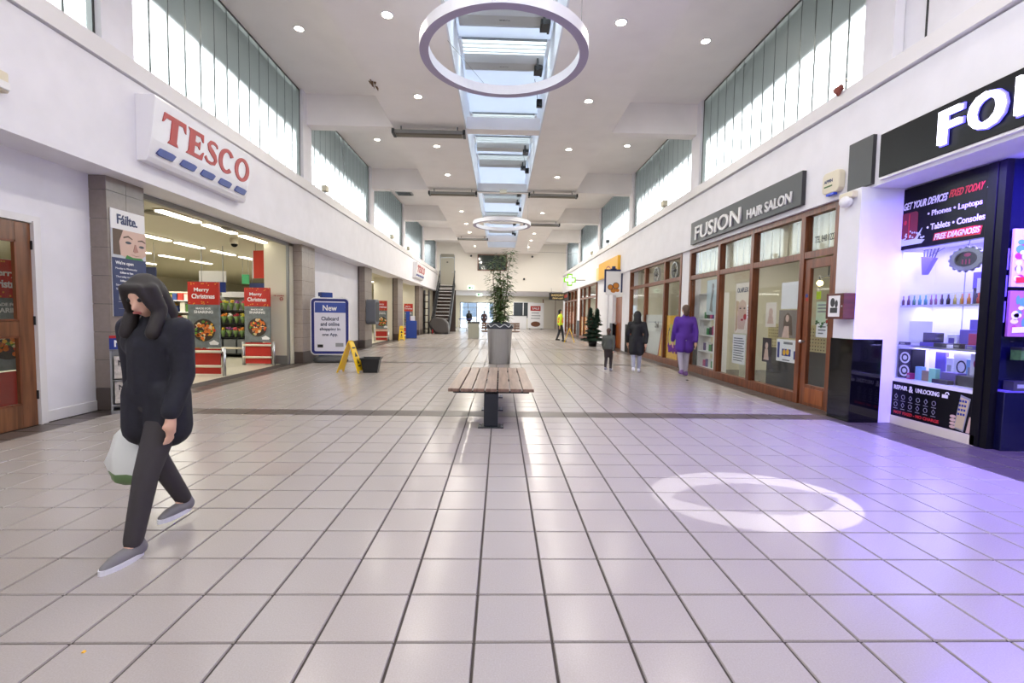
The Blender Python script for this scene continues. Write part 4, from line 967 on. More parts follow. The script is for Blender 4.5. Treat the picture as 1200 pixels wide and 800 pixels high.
for k in range(26):
    a = RND.uniform(0, PI); r = RND.uniform(.08, .22); prism(b, [(-.38+r*math.cos(a)+.012*math.cos(q*1.05), 2.36+r*.55*math.sin(a)+.012*math.sin(q*1.05)) for q in range(6)], -.024-.0001*k, -.02)
prism(b, [(-.6, 2.31), (-.2, 2.31), (-.16, 2.35), (-.26, 2.37), (-.2, 2.5), (-.3, 2.38), (-.5, 2.38), (-.57, 2.5), (-.54, 2.36)], -.0235, -.02)
link('splash_print', b, mat('print_ice', (206, 216, 226), .4), t)
text(t, 'REPAIR', -.36, .46, .2, .055, -.02, WL, d=.003); text(t, '&', -.21, .445, .06, .08, -.02, WL, d=.003); text(t, 'UNLOCKING', .01, .46, .31, .055, -.02, WL, d=.003)
flat(t, 'padlock_print', [('r', .2, .46, .27, .5), ('g', .26, .505, .025, .03, .6, 12, 0, PI)], -.02, WL)
ic = []
for r in range(2):
    for k in range(6):
        x, z = -.42+.105*k, .37-.105*r
        ic += [('g', x, z, .026, .03, .8, 12) if (k+r) % 2 else ('g', x, z, .024, .034, .8, 4), ('r', x-.03, z-.055, x+.03, z-.048)]
flat(t, 'icon', ic, -.02, PGREY); text(t, 'NOT FIXED - NO CHARGE', -.13, .145, .62, .038, -.02, RDL, d=.003)
flat(t, 'phone_print', [('p', rrect(-.59, .2, -.51, .5, .015))], -.02, mat('print_lilac', (170, 130, 170), .4))
ph = [(.36, .14), (.47, .12), (.53, .5), (.42, .53)]
flat(t, 'phone_print', [('p', ph)], -.02, PGREY); flat(t, 'phone_screen', [('p', [(.375, .155), (.465, .14), (.515, .48), (.425, .505)])], -.023, mat('print_screen', (206, 190, 150), .4))
flat(t, 'app_icon', [('r', .40+.03*i+.012*j*.4, .3+.05*j, .42+.03*i+.012*j*.4, .325+.05*j) for i in range(3) for j in range(4)], -.0255, BLUE)
flat(t, 'hand_print', [('e', .345, .27-.04*k, .035, .018, 10) for k in range(4)]+[('p', [(.5, .12), (.54, .12), (.56, .3), (.53, .3)])], -.0205, SKINP)
# goods in the case (local case x -> world: X = 5.2 + depth, Y = 5.43 - x)
def goods(name, x, dep, z, w, dd, h, m, label, cat, rot=0, group='phone accessories in the lit case', prints=()):
    q = thing(name, label, cat, (5.2+dep, 5.43-x, z), RW+rot, group)
    box('body', (-w/2, w/2, -dd/2, dd/2, 0, h), m, q, .004)
    for sh, pm in prints: flat(q, 'print', sh, -dd/2, pm, d=.002)
    return q
BC = [(96, 50, 60), (70, 130, 90), (60, 150, 140), (150, 90, 110), (60, 50, 46), (190, 180, 90), (214, 140, 60), (190, 70, 50)]
bn = ['maroon', 'green', 'teal', 'rose', 'black', 'olive', 'amber', 'red']
for k in range(26):
    x = -.56+.0405*k+(.05 if k > 9 else 0)+(.03 if k > 20 else 0)
    ci = (k//3) % 8 if k < 24 else 4
    b = BM(); lathe(b, [(.014, 0), (.014, .07), (.006, .085), (.006, .13)], 8)
    o = link('bottle', b, mat('bottle_%d' % ci, BC[ci], .25), None, True); o.location = (5.32+.03*(k % 2), 5.43-x, 1.545)
    tag(o, 'tiny %s liquid bottle, %s from the left on the top glass shelf' % (bn[ci], ORD[k] if k < 20 else 'twenty-'+ORD[k-20]), 'bottle', 'row of little bottles on the top glass shelf')
for i, (x, w) in enumerate(((-.38, .42), (.1, .42), (.44, .2))):
    goods('acrylic_tray', x, .24, 1.545, w, .06, .15, SG, 'clear acrylic tray behind the little bottles, %s from left' % ORD[i], 'tray')
VI = mat('box_violet', (110, 96, 190), .4); DB = mat('box_dark', (60, 58, 70), .4); PK = mat('box_magenta', (176, 50, 110), .4)
goods('folded_poster', -.5, .3, 1.05, .3, .01, .3, CASEW, 'pale leaning sheet at the left end of the middle shelf', 'sheet', .3)
goods('toy_truck', -.22, .25, 1.035, .26, .14, .05, VI, 'violet gadget box stack left of centre on the middle shelf', 'box')
goods('gadget_box', -.24, .25, 1.086, .16, .12, .12, DB, 'dark square gadget box on top of the violet stack', 'box')
goods('gadget_box', .02, .22, 1.035, .3, .1, .05, DB, 'long flat dark box in the middle of the middle shelf', 'box', .25)
goods('gadget_box', .12, .42, 1.035, .3, .1, .22, VI, 'tall violet carton at the back of the middle shelf', 'box')
goods('gadget_box', .1, .44, 1.256, .09, .08, .12, VI, 'small violet carton on the tall violet carton', 'box')
goods('white_case', .2, .2, 1.035, .1, .28, .04, PWHITE, 'white phone case lying forward on the middle shelf', 'phone case', -.5)
goods('gadget_box', .33, .2, 1.035, .1, .08, .18, PK, 'magenta carton right of centre on the middle shelf', 'box')
goods('gadget_box', .46, .2, 1.035, .14, .1, .2, PWHITE, 'white upright carton at the right end of the middle shelf', 'box', 0, prints=((([('r', -.05, .03, .05, .08)]), VI),))
goods('gadget_box', .3, .44, 1.035, .14, .1, .14, CASEW, 'pale carton at the back right of the middle shelf', 'box')
q = goods('speaker', -.47, .2, .6, .2, .18, .38, PBLACK, 'tall two-cone speaker at the left of the case floor', 'speaker')
flat(q, 'cone', [('g', 0, .27, .075, .075, .72), ('g', 0, .1, .075, .075, .72), ('e', 0, .27, .03, .03), ('e', 0, .1, .03, .03)], -.09, PWHITE)
goods('gadget_box', -.3, .44, .6, .14, .04, .36, VI, 'flat violet carton behind the speaker', 'box')
goods('phone_box', -.29, .16, .6, .09, .06, .17, mat('box_cyan', (140, 190, 230), .4), 'cyan phone carton right of the speaker', 'box')
goods('phone_box', -.19, .16, .6, .1, .06, .13, mat('box_amber', (150, 130, 110), .4), 'amber-brown phone carton on the case floor', 'box')
goods('phone_box', -.08, .14, .6, .09, .06, .17, mat('box_mint', (150, 220, 190), .4), 'mint phone carton on the case floor', 'box')
goods('headphone_box', .0, .42, .6, .22, .06, .38, PWHITE, 'white headphone carton at the back of the case floor', 'box', prints=((([('g', 0, .2, .06, .08, .75, 16)]), DB),))
goods('gadget_box', .06, .24, .6, .2, .12, .14, VI, 'violet pictured carton in the middle of the case floor', 'box')
goods('clipper_box', .05, .12, .6, .2, .08, .05, DB, 'low dark clipper carton at the front of the case floor', 'box')
goods('headphone_box', .26, .36, .72, .2, .06, .26, PWHITE, 'white pictured headphone carton above the dark boxes', 'box', prints=((([('e', 0, .14, .06, .07)]), PK),))
goods('headphone_box', .46, .36, .72, .18, .06, .3, PWHITE, 'white headset carton at the right of the case floor', 'box', prints=((([('g', 0, .12, .06, .1, .7, 16)]), DB),))
goods('gadget_box', .26, .3, .6, .24, .24, .12, DB, 'wide dark carton at the front right of the case floor', 'box'); goods('gadget_box', .47, .3, .6, .16, .24, .12, DB, 'dark carton at the right end of the case floor', 'box')
goods('gadget_box', .3, .46, 1.0-.0+.035, .2, .02, .3, CASEW, 'thin pale blister card at the back of the middle shelf', 'card')
for i, (x, dep, z, w2, h2, mm, nm) in enumerate((
    (-.42, .42, 1.035, .12, .1, VI, 'violet cube at the back left of the middle shelf'), (-.1, .38, 1.035, .12, .16, PWHITE, 'white carton at the back centre of the middle shelf'),
    (.22, .12, 1.035, .08, .06, DB, 'small dark charger box at the front of the middle shelf'), (.4, .1, 1.035, .12, .05, VI, 'flat violet cable box at the front right of the middle shelf'),
    (.52, .3, 1.035, .06, .14, PK, 'thin magenta carton at the far right of the middle shelf'), (-.36, .1, .6, .05, .08, PK, 'tiny magenta box by the speaker foot'),
    (-.14, .42, .6, .1, .3, CASEW, 'pale tall carton at the back of the case floor'), (.14, .4, .6, .12, .3, mat('box_cyan', (140, 190, 230), .4), 'cyan tall carton at the back of the case floor'),
    (-.5, .12, 1.035, .1, .04, DB, 'low dark box at the front left of the middle shelf'), (.36, .46, 1.56, .12, .3, mat('box_cyan', (140, 190, 230), .4), 'cyan carton at the back right above the little bottles'))):
    goods('gadget_box', x, dep, z, w2, .07, h2, mm, nm, 'box', .15*(i % 3-1), prints=(([('r', -w2*.3, h2*.25, w2*.3, h2*.7)], PGREY if mm is not PWHITE else VI),))
q = thing('hanging_cone', 'purple cone of pens hung at the top left of the case', 'ornament', (5.5, 5.88, 1.95), RW)
b = BM(); prism(b, [(-.03, 0), (.0, 0), (.12, .2), (-.06, .24)], -.03, .03); link('cone', b, VI, q)
b = BM()
for k in range(5): tube(b, (-.04+.035*k, 0, .2), (-.05+.05*k, 0, .32), .008, n=6)
link('pen', b, DB, q); tb = BM(); tube(tb, (0, .0, .22), (0, .24, .36), .004, n=5); link('cord', tb, DB, q)
q = thing('wall_clock', 'round gear-rimmed clock hung in the upper right of the case', 'clock', (5.3, 5.16, 2.06), RW)
b = BM(); ringp(b, 0, 0, .19, .13, .13, .085, -.03, 0, 30); link('rim', b, mat('clock_grey', (140, 142, 150), .35, .5), q)
flat(q, 'dial', [('e', 0, 0, .135, .09)], -.004, DB); flat(q, 'numeral', [('r', -.06, -.05, -.045, .0), ('r', -.02, -.055, -.005, .0), ('r', .02, -.055, .035, .0), ('e', .0, .05, .04, .02)], -.007, PK)
b = BM()
for k in range(16):
    a = k*PI/8; sph(b, (.19*math.cos(a), -.015, .13*math.sin(a)), .022, 6, 4)
link('tooth', b, mat('clock_grey', (140, 142, 150), .35, .5), q)
tb = BM(); tube(tb, (0, -.01, .12), (0, .02, .25), .004, n=5); link('cord', tb, DB, q)
goods('price_board', .3, .3, 1.545, .26, .02, .2, DB, 'dark board leaning below the clock', 'board'); goods('price_sheet', .33, .27, 1.68, .2, .006, .17, PWHITE, 'white paper sheet pinned on the dark board', 'paper')
goods('picture_card', .1, .44, 1.74, .16, .01, .2, VI, 'blue-violet picture card at the back of the upper case', 'card')
# side cabinet facing the viewer, with packs hung on it
NB = mat('navy_gloss', (14, 16, 44), .25)
t = thing('side_cabinet', 'dark navy cabinet side with glass shelves at the right edge of the photo', 'cabinet', (5.27, 4.76, 0), 0)
box('post', (-.09, -.01, -.05, .02, 0, 3.03), BLACK, t); box('back_panel', (-.01, 1.4, .0, .03, 0, 3.05), NB, t); box('plinth', (-.01, 1.4, -.12, 0, 0, .62), NB, t, .004); box('plinth_edge', (-.01, 1.4, -.125, 0, .62, .635), VI, t)
for z in (.95, 1.15): box('glass_shelf', (.0, 1.4, -.16, 0, z, z+.012), SG, t)
boxes('hinge', [(-.005, .03, -.03, 0, z, z+.22) for z in (1.35, 1.62, 1.9)], VI, t)
def pack(z0, z1, label, c1, seed):
    q = thing('toy_pack', label, 'pack', (5.5, 4.73, z0), 0, 'packs hung at the right edge'); h = z1-z0; r = random.Random(seed)
    box('card', (-.19, .3, -.03, 0, 0, h), c1, q, .004)
    for i, m in enumerate((PK, VI, mat('print_teal', (90, 160, 160), .5), PWHITE)):
        flat(q, 'print', [('e', r.uniform(-.14, .25), r.uniform(.08, h-.08), r.uniform(.02, .05), r.uniform(.02, .06), 9) for _ in range(9)], -.03-.0006*i, m, d=.002)
    flat(q, 'title', [('p', [(-.15, .04), (.26, .06), (.26, .12), (-.15, .1)])], -.0335, RDL if seed == 1 else WL)
    return q
pack(1.72, 2.32, 'pink and white toy blister pack hung uppermost at the right edge', mat('pack_lilac', (216, 196, 230), .5), 1)
pack(1.2, 1.68, 'magenta patterned pack below the pink pack at the right edge', mat('pack_rose', (176, 110, 160), .5), 2)
q = thing('toy_car', 'small green and black toy box on the glass shelf at the right edge', 'box', (5.45, 4.66, 1.162-.2), 0); box('body', (-.08, .12, -.05, .05, 0, .1), GREENP, q); box('lid', (-.08, .12, -.055, .055, .1, .13), PBLACK, q)
q = thing('gadget_box', 'flat dark gadget box on the plinth at the right edge', 'box', (5.45, 4.69, .635), 0); box('body', (-.1, .14, -.05, .05, 0, .1), DB, q); flat(q, 'print', [('r', -.06, .03, .1, .07)], -.05, PGREY)
struct('wall_right', 'dark navy interior wall of the phone shop entrance', 'wall', [(6.7, 6.8, 2.0, 4.8, 0, 3.1), (5.4, 6.8, 2.0, 4.8, 3.05, 3.12)], NB)
# small fittings along the right ledge
for i, (Y, m) in enumerate(((13.6, CREAM), (24.4, CREAM))):
    t = thing('ledge_lamp', 'small cream floodlight on the right ledge, %s' % ('nearer one over the yellow-postered shop', 'farther one over the far shopfront')[i], 'lamp', (4.75, Y, 4.52), RW)
    box('bracket', (-.03, .03, -.02, .02, 0, .06), GREYM, t); box('head', (-.12, .12, -.08, .06, .06, .22), m, t, .02)
t = thing('ledge_camera', 'tiny dark camera on the right ledge beyond the salon', 'camera', (4.72, 20.6, 4.52), RW)
box('bracket', (-.02, .02, -.02, .02, 0, .08), GREYM, t); box('body', (-.06, .1, -.1, .05, .08, .2), BLACKP, t, .01)
for i, Y in enumerate((13.0, 20.8, 24.4)):
    t = thing('ledge_lamp', 'small floodlight on the left ledge, %s of three from the near end' % ORD[i], 'lamp', (-4.87, Y, 4.58), LW)
    box('bracket', (-.03, .03, -.02, .02, 0, .06), GREYM, t); box('head', (-.1, .1, -.08, .06, .06, .22), CREAM, t, .02)
# ================================================================== CEILING FITTINGS
lampm = mat('lamp_glow', (255, 246, 226), .4, emit=28)
b = BM(); lathe(b, [(.08, -.012), (.1, -.012), (.105, -.002), (.08, -.002)], 20, cap=False); me_trim = link('trim_ring', b, PWHITE, None, True); 
b = BM(); lathe(b, [(.082, -.004), (.078, -.009)], 20); me_lamp = link('lamp', b, lampm, None)
dl = bpy.data.lights.new('downlight', 'AREA'); dl.shape = 'DISK'; dl.size = .15; dl.energy = P_DOWN; dl.color = (1, .93, .82)
dl_far = dl.copy(); dl_far.energy = P_DOWN*2.6
trim_d, lamp_d = me_trim.data, me_lamp.data
for o in (me_trim, me_lamp): bpy.data.objects.remove(o)
def downlight(x, y, z, label):
    t = thing('downlight', label, 'light', (x, y, z), 0, 'recessed downlights in the ceiling')
    linkmesh('trim_ring', trim_d, t); linkmesh('lamp', lamp_d, t)
    o = bpy.data.objects.new('downlight_beam', dl_far if y > 23 else dl); COL.objects.link(o); o.parent = t; o.location = (0, 0, -.015)
seen = (4.8, 7.54, 10.24, 13.17, 15.8, 18.45, 21.3, 24.1, 26.6, 29.1, 31.9)
for s, sd in ((-1, 'left'), (1, 'right')):
    for k, y in enumerate(seen): downlight(s*1.84, y, 6.0, 'round white downlight in the %s central band, %s from the near end' % (sd, ORD[k]))
    for k, y in enumerate((2.1, -.6, -3.6)): downlight(s*1.84, y, 6.0, 'round white downlight in the %s central band behind the viewer, %s' % (sd, ORD[k]))
    for k, y in enumerate((3.4, 9.25, 14.85, 20.4, 26.4, 32.2)): downlight(s*3.93, y, 6.75, 'round white downlight in the %s outer coffers, %s from the near end' % (sd, ORD[k]))
    downlight(s*3.93, -2.6, 6.75, 'round white downlight in the %s outer coffer behind the viewer' % sd)
def ring_lamp(y, z, label):
    t = thing('ring_lamp', label, 'pendant light', (0, y, z), 0, 'large white ring pendants')
    b = BM(); n = 96; R1, R0, h = 1.24, 1.11, .15; V = []
    for i in range(n):
        c, s = math.cos(2*PI*i/n), math.sin(2*PI*i/n); V.append([b.verts.new(p) for p in ((R1*c, R1*s, 0), (R1*c, R1*s, h), (R0*c, R0*s, h), (R0*c, R0*s, 0))])
    for i in range(n):
        a, d2 = V[i], V[(i+1) % n]
        for k in (0, 1, 2): b.faces.new((a[k], d2[k], d2[k+1], a[k+1]))
        b.faces.new((a[3], d2[3], d2[0], a[0])).material_index = 1
    o = link('ring', b, [mat('ring_white', (240, 240, 246), .35), mat('ring_diffuser', (176, 168, 196), .5)], t)
    for i in range(3):
        a = PI/2+2*PI*i/3+.3; tb = BM(); x, yy = 1.13*math.cos(a), 1.13*math.sin(a)
        tube(tb, (x, yy, h), (math.copysign(max(.97, abs(x)), x) if abs(x) > .3 else .97, yy, 6.0-z), .004, n=5); link('cable', tb, GREYM, t)
ring_lamp(7.1, 5.15, 'large white ring pendant hanging under the skylight close to the viewer')
ring_lamp(20.1, 5.15, 'second white ring pendant hanging far down the skylight')
def heater(x0, x1, y, label):
    t = thing('radiant_heater', label, 'heater', ((x0+x1)/2, y, 5.78), 0, 'radiant heaters under the beams')
    h = (x1-x0)/2
    b = BM(); pts = [(-.14, 0), (-.11, .1), (.11, .1), (.14, 0), (.1, .02), (-.1, .02)]
    A = [b.verts.new((-h, y2, z)) for y2, z in pts]; B = [b.verts.new((h, y2, z)) for y2, z in pts]
    b.faces.new(A); b.faces.new(B[::-1])
    for i in range(6): b.faces.new((A[i], A[(i+1) % 6], B[(i+1) % 6], B[i]))
    link('reflector', b, GREYM, t); box('element_tray', (-h+.06, h-.06, -.09, .09, -.01, .02), mat('heater_grille', (120, 112, 100), .6), t)
    for s in (-1, 1):
        box('end_cap', (s*h-.03, s*h+.03, -.15, .15, -.01, .11), BLACKM, t); tb = BM(); tube(tb, (s*h*.8, 0, .09), (s*h*.8, 0, .22), .015, n=8); link('bracket', tb, BLACKM, t)
heater(-2.72, -.97, 11.85, 'grey radiant heater under the nearest beam left of the skylight')
heater(-2.72, -.97, 17.6, 'grey radiant heater under the second beam left of the skylight')
heater(1.0, 2.8, 17.6, 'grey radiant heater under the second beam right of the skylight')
heater(1.1, 2.85, 23.2, 'grey radiant heater right of the skylight beyond the far ring lamp')
heater(-2.6, -.85, 28.0, 'grey radiant heater farthest away left of the skylight')
t = thing('conduit', 'thin grey conduit pipe crossing the skylight between two heaters', 'pipe', (0, 17.55, 5.93), 0)
tb = BM(); tube(tb, (-1.0, 0, 0), (1.05, 0, 0), .02, n=8); link('pipe', tb, GREYM, t); box('junction_box', (-.1, .16, -.04, .04, -.05, .07), CREAM, t)
t = thing('ceiling_tear', 'torn strip of brown plaster at the edge of the left central band', 'damage', (-2.7, 9.65, 6.0), 0)
b = BM()
for k in range(9):
    a = RND.uniform(-.22, .22); x = RND.uniform(-.03, .08)
    prism(b, [(x, 0), (x+RND.uniform(.02, .06), 0), (x+.03, -RND.uniform(.02, .07))], a, a+RND.uniform(.03, .1))
link('shards', b, mat('torn_plaster', (120, 96, 76), .9), t)
t = thing('cassette_vent', 'small grey ceiling vent in the left coffer beyond the second beam', 'vent', (-4.4, 21.2, 6.75), 0)
box('frame', (-.35, .35, -.3, .3, -.06, 0), GREYM, t)
for k in range(4): box('slat', (-.3, .3, -.26+.14*k, -.18+.14*k, -.075, -.06), BLACKM, t)
for i, (x, y) in enumerate(((.82, 11.4), (.82, 16.6), (.84, 22.6), (.8, 29.5))):
    t = thing('vent_motor', 'small dark motor at the right side of the skylight shaft, %s from the near end' % ORD[i], 'motor', (x, y, 6.35), 0, 'vent motors in the skylight')
    box('body', (-.03, .1, -.06, .06, 0, .16), BLACKP, t); tb = BM(); tube(tb, (0, 0, .16), (-.1, -.3, .5), .006, n=5); link('cable', tb, BLACKP, t)
for i, (x, y, z, l) in enumerate(((-2.3, 35.3, 5.78, 'left'), (2.35, 35.3, 5.8, 'right'), (1.75, 35.3, 4.1, 'lower'))):
    t = thing('dome_camera', 'tiny dark camera on the far wall, the %s of three' % l, 'camera', (x, 35.5, z), 0)
    box('bracket', (-.03, .03, -.06, 0, -.03, .03), CREAM, t); b = BM(); sph(b, (0, -.12, -.02), .08, 8, 6); link('body', b, BLACKP, t)
for i, (x, y, z) in enumerate(((-2.3, 35.4, 3.2), (-1.9, 41, 3.05))):
    t = thing('exit_sign', ('green and white exit sign on the bulkhead of the far lobby', 'small green exit sign hanging inside the lobby')[i], 'sign', (x, y, z-.12 if i else z), 0)
    box('case', (-.24, .24, -.05, .05, 0, .3), mat('exit_pale', (226, 246, 232), .5, emit=.8), t); flat(t, 'pictogram', [('r', -.16, .08, .0, .22), ('p', [(.03, .12), (.1, .12), (.1, .08), (.17, .15), (.1, .22), (.1, .18), (.03, .18)])], -.05, mat('exit_green', (40, 150, 90), .5))
    if i: tb = BM(); tube(tb, (0, 0, .3), (0, 0, .27+.0), .01); tube(tb, (0, 0, .28), (0, 0, .3), .01); link('rod', tb, GREYM, t)

# ================================================================== FURNITURE OF THE MALL
def bench(loc, L, label, w=1.03, rz=0):
    t = thing('bench', label, 'bench', loc, rz)
    n = 7; p = w/n
    for k in range(n): box('slat', (-w/2+p*k+.008, -w/2+p*(k+1)-.008, 0, L, .437, .475), BENCHW, t, .005)
    for y in (.1, L/2, L-.1):
        box('cross_bar', (-w/2+.06, w/2-.06, y-.025, y+.025, .41, .437), BLACKM, t)
        b = BM(); bx(b, -.085, .085, y-.06, y+.06, .012, .412)
        link('leg', b, BLACKM, t, bevel=.01); box('base_plate', (-.15, .15, y-.09, y+.09, 0, .012), BLACKM, t)
        b = BM()
        for s in (-1, 1):
            for s2 in (-1, 1): lathe(b, [(.012, .012), (.012, .024)], 8, (s*.125, y+s2*.06, 0))
        link('bolt', b, STEEL, t)
    return t
bench((-.1, 5.4, 0), 2.2, 'slatted brown timber bench on dark steel legs in the near middle of the hall')
b2 = bench((0, 24.6, 0), .9, 'second brown bench with a backrest far beyond the planter', 2.1)
for z in (.56, .68, .8): box('back_slat', (-1.05, 1.05, .86, .9, z, z+.1), BENCHW, b2, .005)
for s in (-.8, .8): box('back_post', (s-.03, s+.03, .9, .95, .4, .9), BLACKM, b2)
t = thing('litter_bin', 'square pale litter bin beside the far bench', 'bin', (-1.5, 26.0, 0), 0)
box('body', (-.3, .3, -.25, .25, 0, .85), mat('bin_stone', (170, 172, 160), .5), t, .02); box('lid', (-.32, .32, -.27, .27, .85, .93), DGREY, t, .02)
t = thing('planter', 'tall silver cylindrical planter with a leafy artificial tree in the middle of the hall', 'planter', (-.02, 12.75, 0), 0)
b = BM(); lathe(b, [(.29, 0), (.3, .02), (.345, .96), (.36, .98), (.33, .98), (.325, .9)], 36, cap=False); link('tub', b, STEEL, t, True)
b = BM(); lathe(b, [(.37, .96), (.355, 1.06), (.27, 1.13), (.17, 1.15), (.0, 1.15)], 28, cap=False); link('liner', b, mat('liner_navy', (40, 44, 58), .5), t, True)
b = BM(); pr = None
for k in range(97):
    a = 2*PI*k/96; zz = 1.05+.035*math.sin(a*9); r = .375-.1*(zz-1.0); q = (r*math.cos(a), r*math.sin(a), zz)
    if pr: tube(b, pr, q, .012, n=5)
    pr = q
link('rope_trim', b, mat('rope_pale', (196, 200, 206), .6), t)
b = BM(); lv = BM()
stems = (((-.1, .0), (-.22, .02), 2.75), ((.02, .06), (.0, .05), 2.95), ((.1, -.03), (.26, -.02), 3.05), ((-.03, -.08), (.08, -.1), 2.4), ((.0, .1), (-.1, .12), 2.1))
for (bx0, top, H) in stems:
    pr = None
    for k in range(13):
        f2 = k/12; q = Vector((bx0[0]+(top[0]-bx0[0])*f2+.015*math.sin(k*1.3), bx0[1]+(top[1]-bx0[1])*f2, 1.12+(H-1.12)*f2))
        if pr: tube(b, pr, q, .016-.008*f2, n=6)
        pr = q
        if k < 1: continue
        for c in range(44 if f2 < .6 else (24 if k < 11 else 44)):
            a = RND.uniform(0, 2*PI); r = RND.uniform(.05, .2); d = Vector((math.cos(a), math.sin(a), RND.uniform(-.25, .35))); c0 = q+d*r+Vector((0, 0, RND.uniform(-.05, .05)))
            tip = c0+d*RND.uniform(.08, .14)+Vector((0, 0, -.04)); sd = d.cross(Vector((0, 0, 1))).normalized()*RND.uniform(.022, .036)
            m0 = c0.lerp(tip, .45); lv.faces.new([lv.verts.new(p) for p in (c0, m0+sd, tip, m0-sd)])
link('stem', b, mat('stem_brown', (92, 78, 54), .7), t, True)
tag(link('foliage', lv, mat('tree_leaf', (88, 114, 66), .5, var=.35, scale=12), t), kind='stuff')
def xmas_tree(loc):
    t = thing('christmas_tree', 'dark green Christmas tree with two tips by the grey column on the right', 'tree', loc, 0)
    tr = BM(); tube(tr, (0, 0, .05), (0, 0, 1.5), .03, .012, 8); tube(tr, (.02, 0, .9), (.15, 0, 1.6), .015, .008, 6); link('trunk', tr, mat('trunk_brown', (70, 50, 36), .8), t)
    b = BM(); lathe(b, [(.16, 0), (.2, .22), (.18, .24)], 16); link('pot', b, BLACKP, t, True)
    lv = BM()
    def cone(cx, z0, z1, r0, n):
        for _ in range(n):
            f2 = RND.random()**1.4; z = z0+(z1-z0)*f2; r = r0*(1-f2)*(.72+.28*math.sin(f2*34))+.03; a = RND.uniform(0, 2*PI); rr = r*RND.uniform(.35, 1)
            c = Vector((cx+rr*math.cos(a), rr*math.sin(a), z)); d = Vector((math.cos(a), math.sin(a), -.25)).normalized(); s = d.cross(Vector((0, 0, 1))).normalized()*.03
            lv.faces.new([lv.verts.new(p) for p in (c-d*.05+s*.4, c+d*.07, c-d*.05-s*.4+Vector((0, 0, .02)))]); lv.faces.new([lv.verts.new(p) for p in (c+s, c-s, c+d*.09+Vector((0, 0, -.02)))])
    cone(0, .26, 1.3, .56, 3200); cone(-.13, .95, 1.72, .24, 700); cone(.17, .95, 1.68, .24, 700)
    tag(link('needles', lv, mat('fir_green', (34, 62, 48), .6, var=.3, scale=20), t), kind='stuff')
    b = BM()
    for _ in range(22):
        f2 = RND.random(); a = RND.uniform(PI, 2*PI); r = .42*(1-f2*.8); sph(b, (r*math.cos(a), r*math.sin(a), .35+1.1*f2), .022, 6, 4)
    tag(link('bauble', b, mat('bauble_red', (150, 40, 60), .25, .3), t), kind='stuff')
xmas_tree((4.13, 20.5, 0))
# ---- staircase
t = thing('staircase', 'dark steel open staircase with timber treads rising to the grey upper door', 'staircase', (-4.08, 31.4, 0), 0)
n = 14; run, rise = 3.9/n, 3.5/n; TR = mat('tread_timber', (92, 52, 40), .5)
for k in range(n): box('tread', (-.52, .52, run*k, run*(k+1)+.03, rise*(k+1)-.04, rise*(k+1)), TR, t); box('nosing', (-.52, .52, run*k-.012, run*k+.02, rise*(k+1)-.03, rise*(k+1)+.004), PWHITE, t)
for s in (-1, 1):
    b = BM(); v = [b.verts.new(p) for x in (s*.54, s*.6) for p in ((x, -.1, 0), (x, .15, 0), (x, 3.95, 3.4), (x, 3.95, 3.65), (x, 3.7, 3.65), (x, -.1, .22))]
    b.faces.new(v[:6]); b.faces.new(v[6:][::-1])
    for i in range(6): b.faces.new((v[i], v[(i+1) % 6], v[6+(i+1) % 6], v[6+i]))
    link('stringer', b, BLACKM, t)
    tb = BM(); tube(tb, (s*.57, -.05, 1.1), (s*.57, 3.9, 4.6), .03, n=10); link('handrail', tb, BLACKM, t)
    for k in range(8): tb = BM(); tube(tb, (s*.57, .1+.52*k, .2+.467*k), (s*.57, .1+.52*k, 1.22+.467*k), .022, n=8); link('baluster', tb, BLACKM, t)
    tb = BM(); tube(tb, (s*.57, -.05, 0), (s*.57, -.05, 1.15), .035, n=10); link('newel_post', tb, BLACKM, t)
box('landing', (-.6, .6, 3.85, 4.08, 3.42, 3.52), BLACKM, t)
t = thing('massage_chair', 'bulky dark grey massage chair at the foot of the stairs', 'chair', (-4.0, 30.9, 0), 0)
b = BM(); prism(b, [(-.75, .62), (-.62, .95), (-.3, 1.12), (.2, 1.06), (.52, .75), (.58, .1), (.1, 0), (-.3, .12)], -.38, .38); link('shell', b, mat('chair_grey', (74, 70, 70), .4), t, bevel=.08)
box('base', (-.35, .55, -.36, .36, 0, .12), BLACKP, t, .02); b = BM(); prism(b, [(-.8, .75), (-.72, .78), (-.35, .1), (-.5, .06)], -.4, .4); link('leg_rest', b, BLACKP, t); box('red_trim', (-.5, -.44, -.41, -.39, .05, .3), RED, t)
t = thing('coin_machine', 'dark rack of small goods beneath the stairs beside the last pillar', 'rack', (-4.95, 30.95, 0), 0)
boxes('frame', [(-.18, -.14, 0, .5, 0, 2.9), (.1, .14, 0, .5, 0, 2.9)], BLACKM, t)
for k in range(6): box('shelf', (-.16, .12, 0, .5, .3+.45*k, .34+.45*k), mat('rack_brown', (80, 52, 44), .6), t)
t = thing('trolley_bay', 'white railed trolley bay with a blue rail by the far exit', 'rail', (-2.6, 36.5, 0), 0)
for z in (.25, .5, .75): tb = BM(); tube(tb, (-.7, 0, z), (.5, 0, z), .02, n=8); link('rail', tb, PWHITE, t)
for x in (-.7, -.1, .5): tb = BM(); tube(tb, (x, 0, 0), (x, 0, .95), .025, n=8); link('post', tb, PWHITE, t)
tb = BM(); tube(tb, (-.7, 0, .95), (.5, 0, .95), .035, n=8); link('top_rail', tb, BLUE, t)
t = thing('sandwich_board', 'white advertising board with a red panel and picture near the far exit', 'board', (3.3, 43.5, 0), 0)
box('board', (-.75, .75, -.03, .03, .1, 2.5), PWHITE, t); flat(t, 'red_panel', [('r', -.5, 1.75, .45, 2.2)], -.03, RED); text(t, 'SALE', 0, 1.88, .7, .2, -.033, PWHITE)
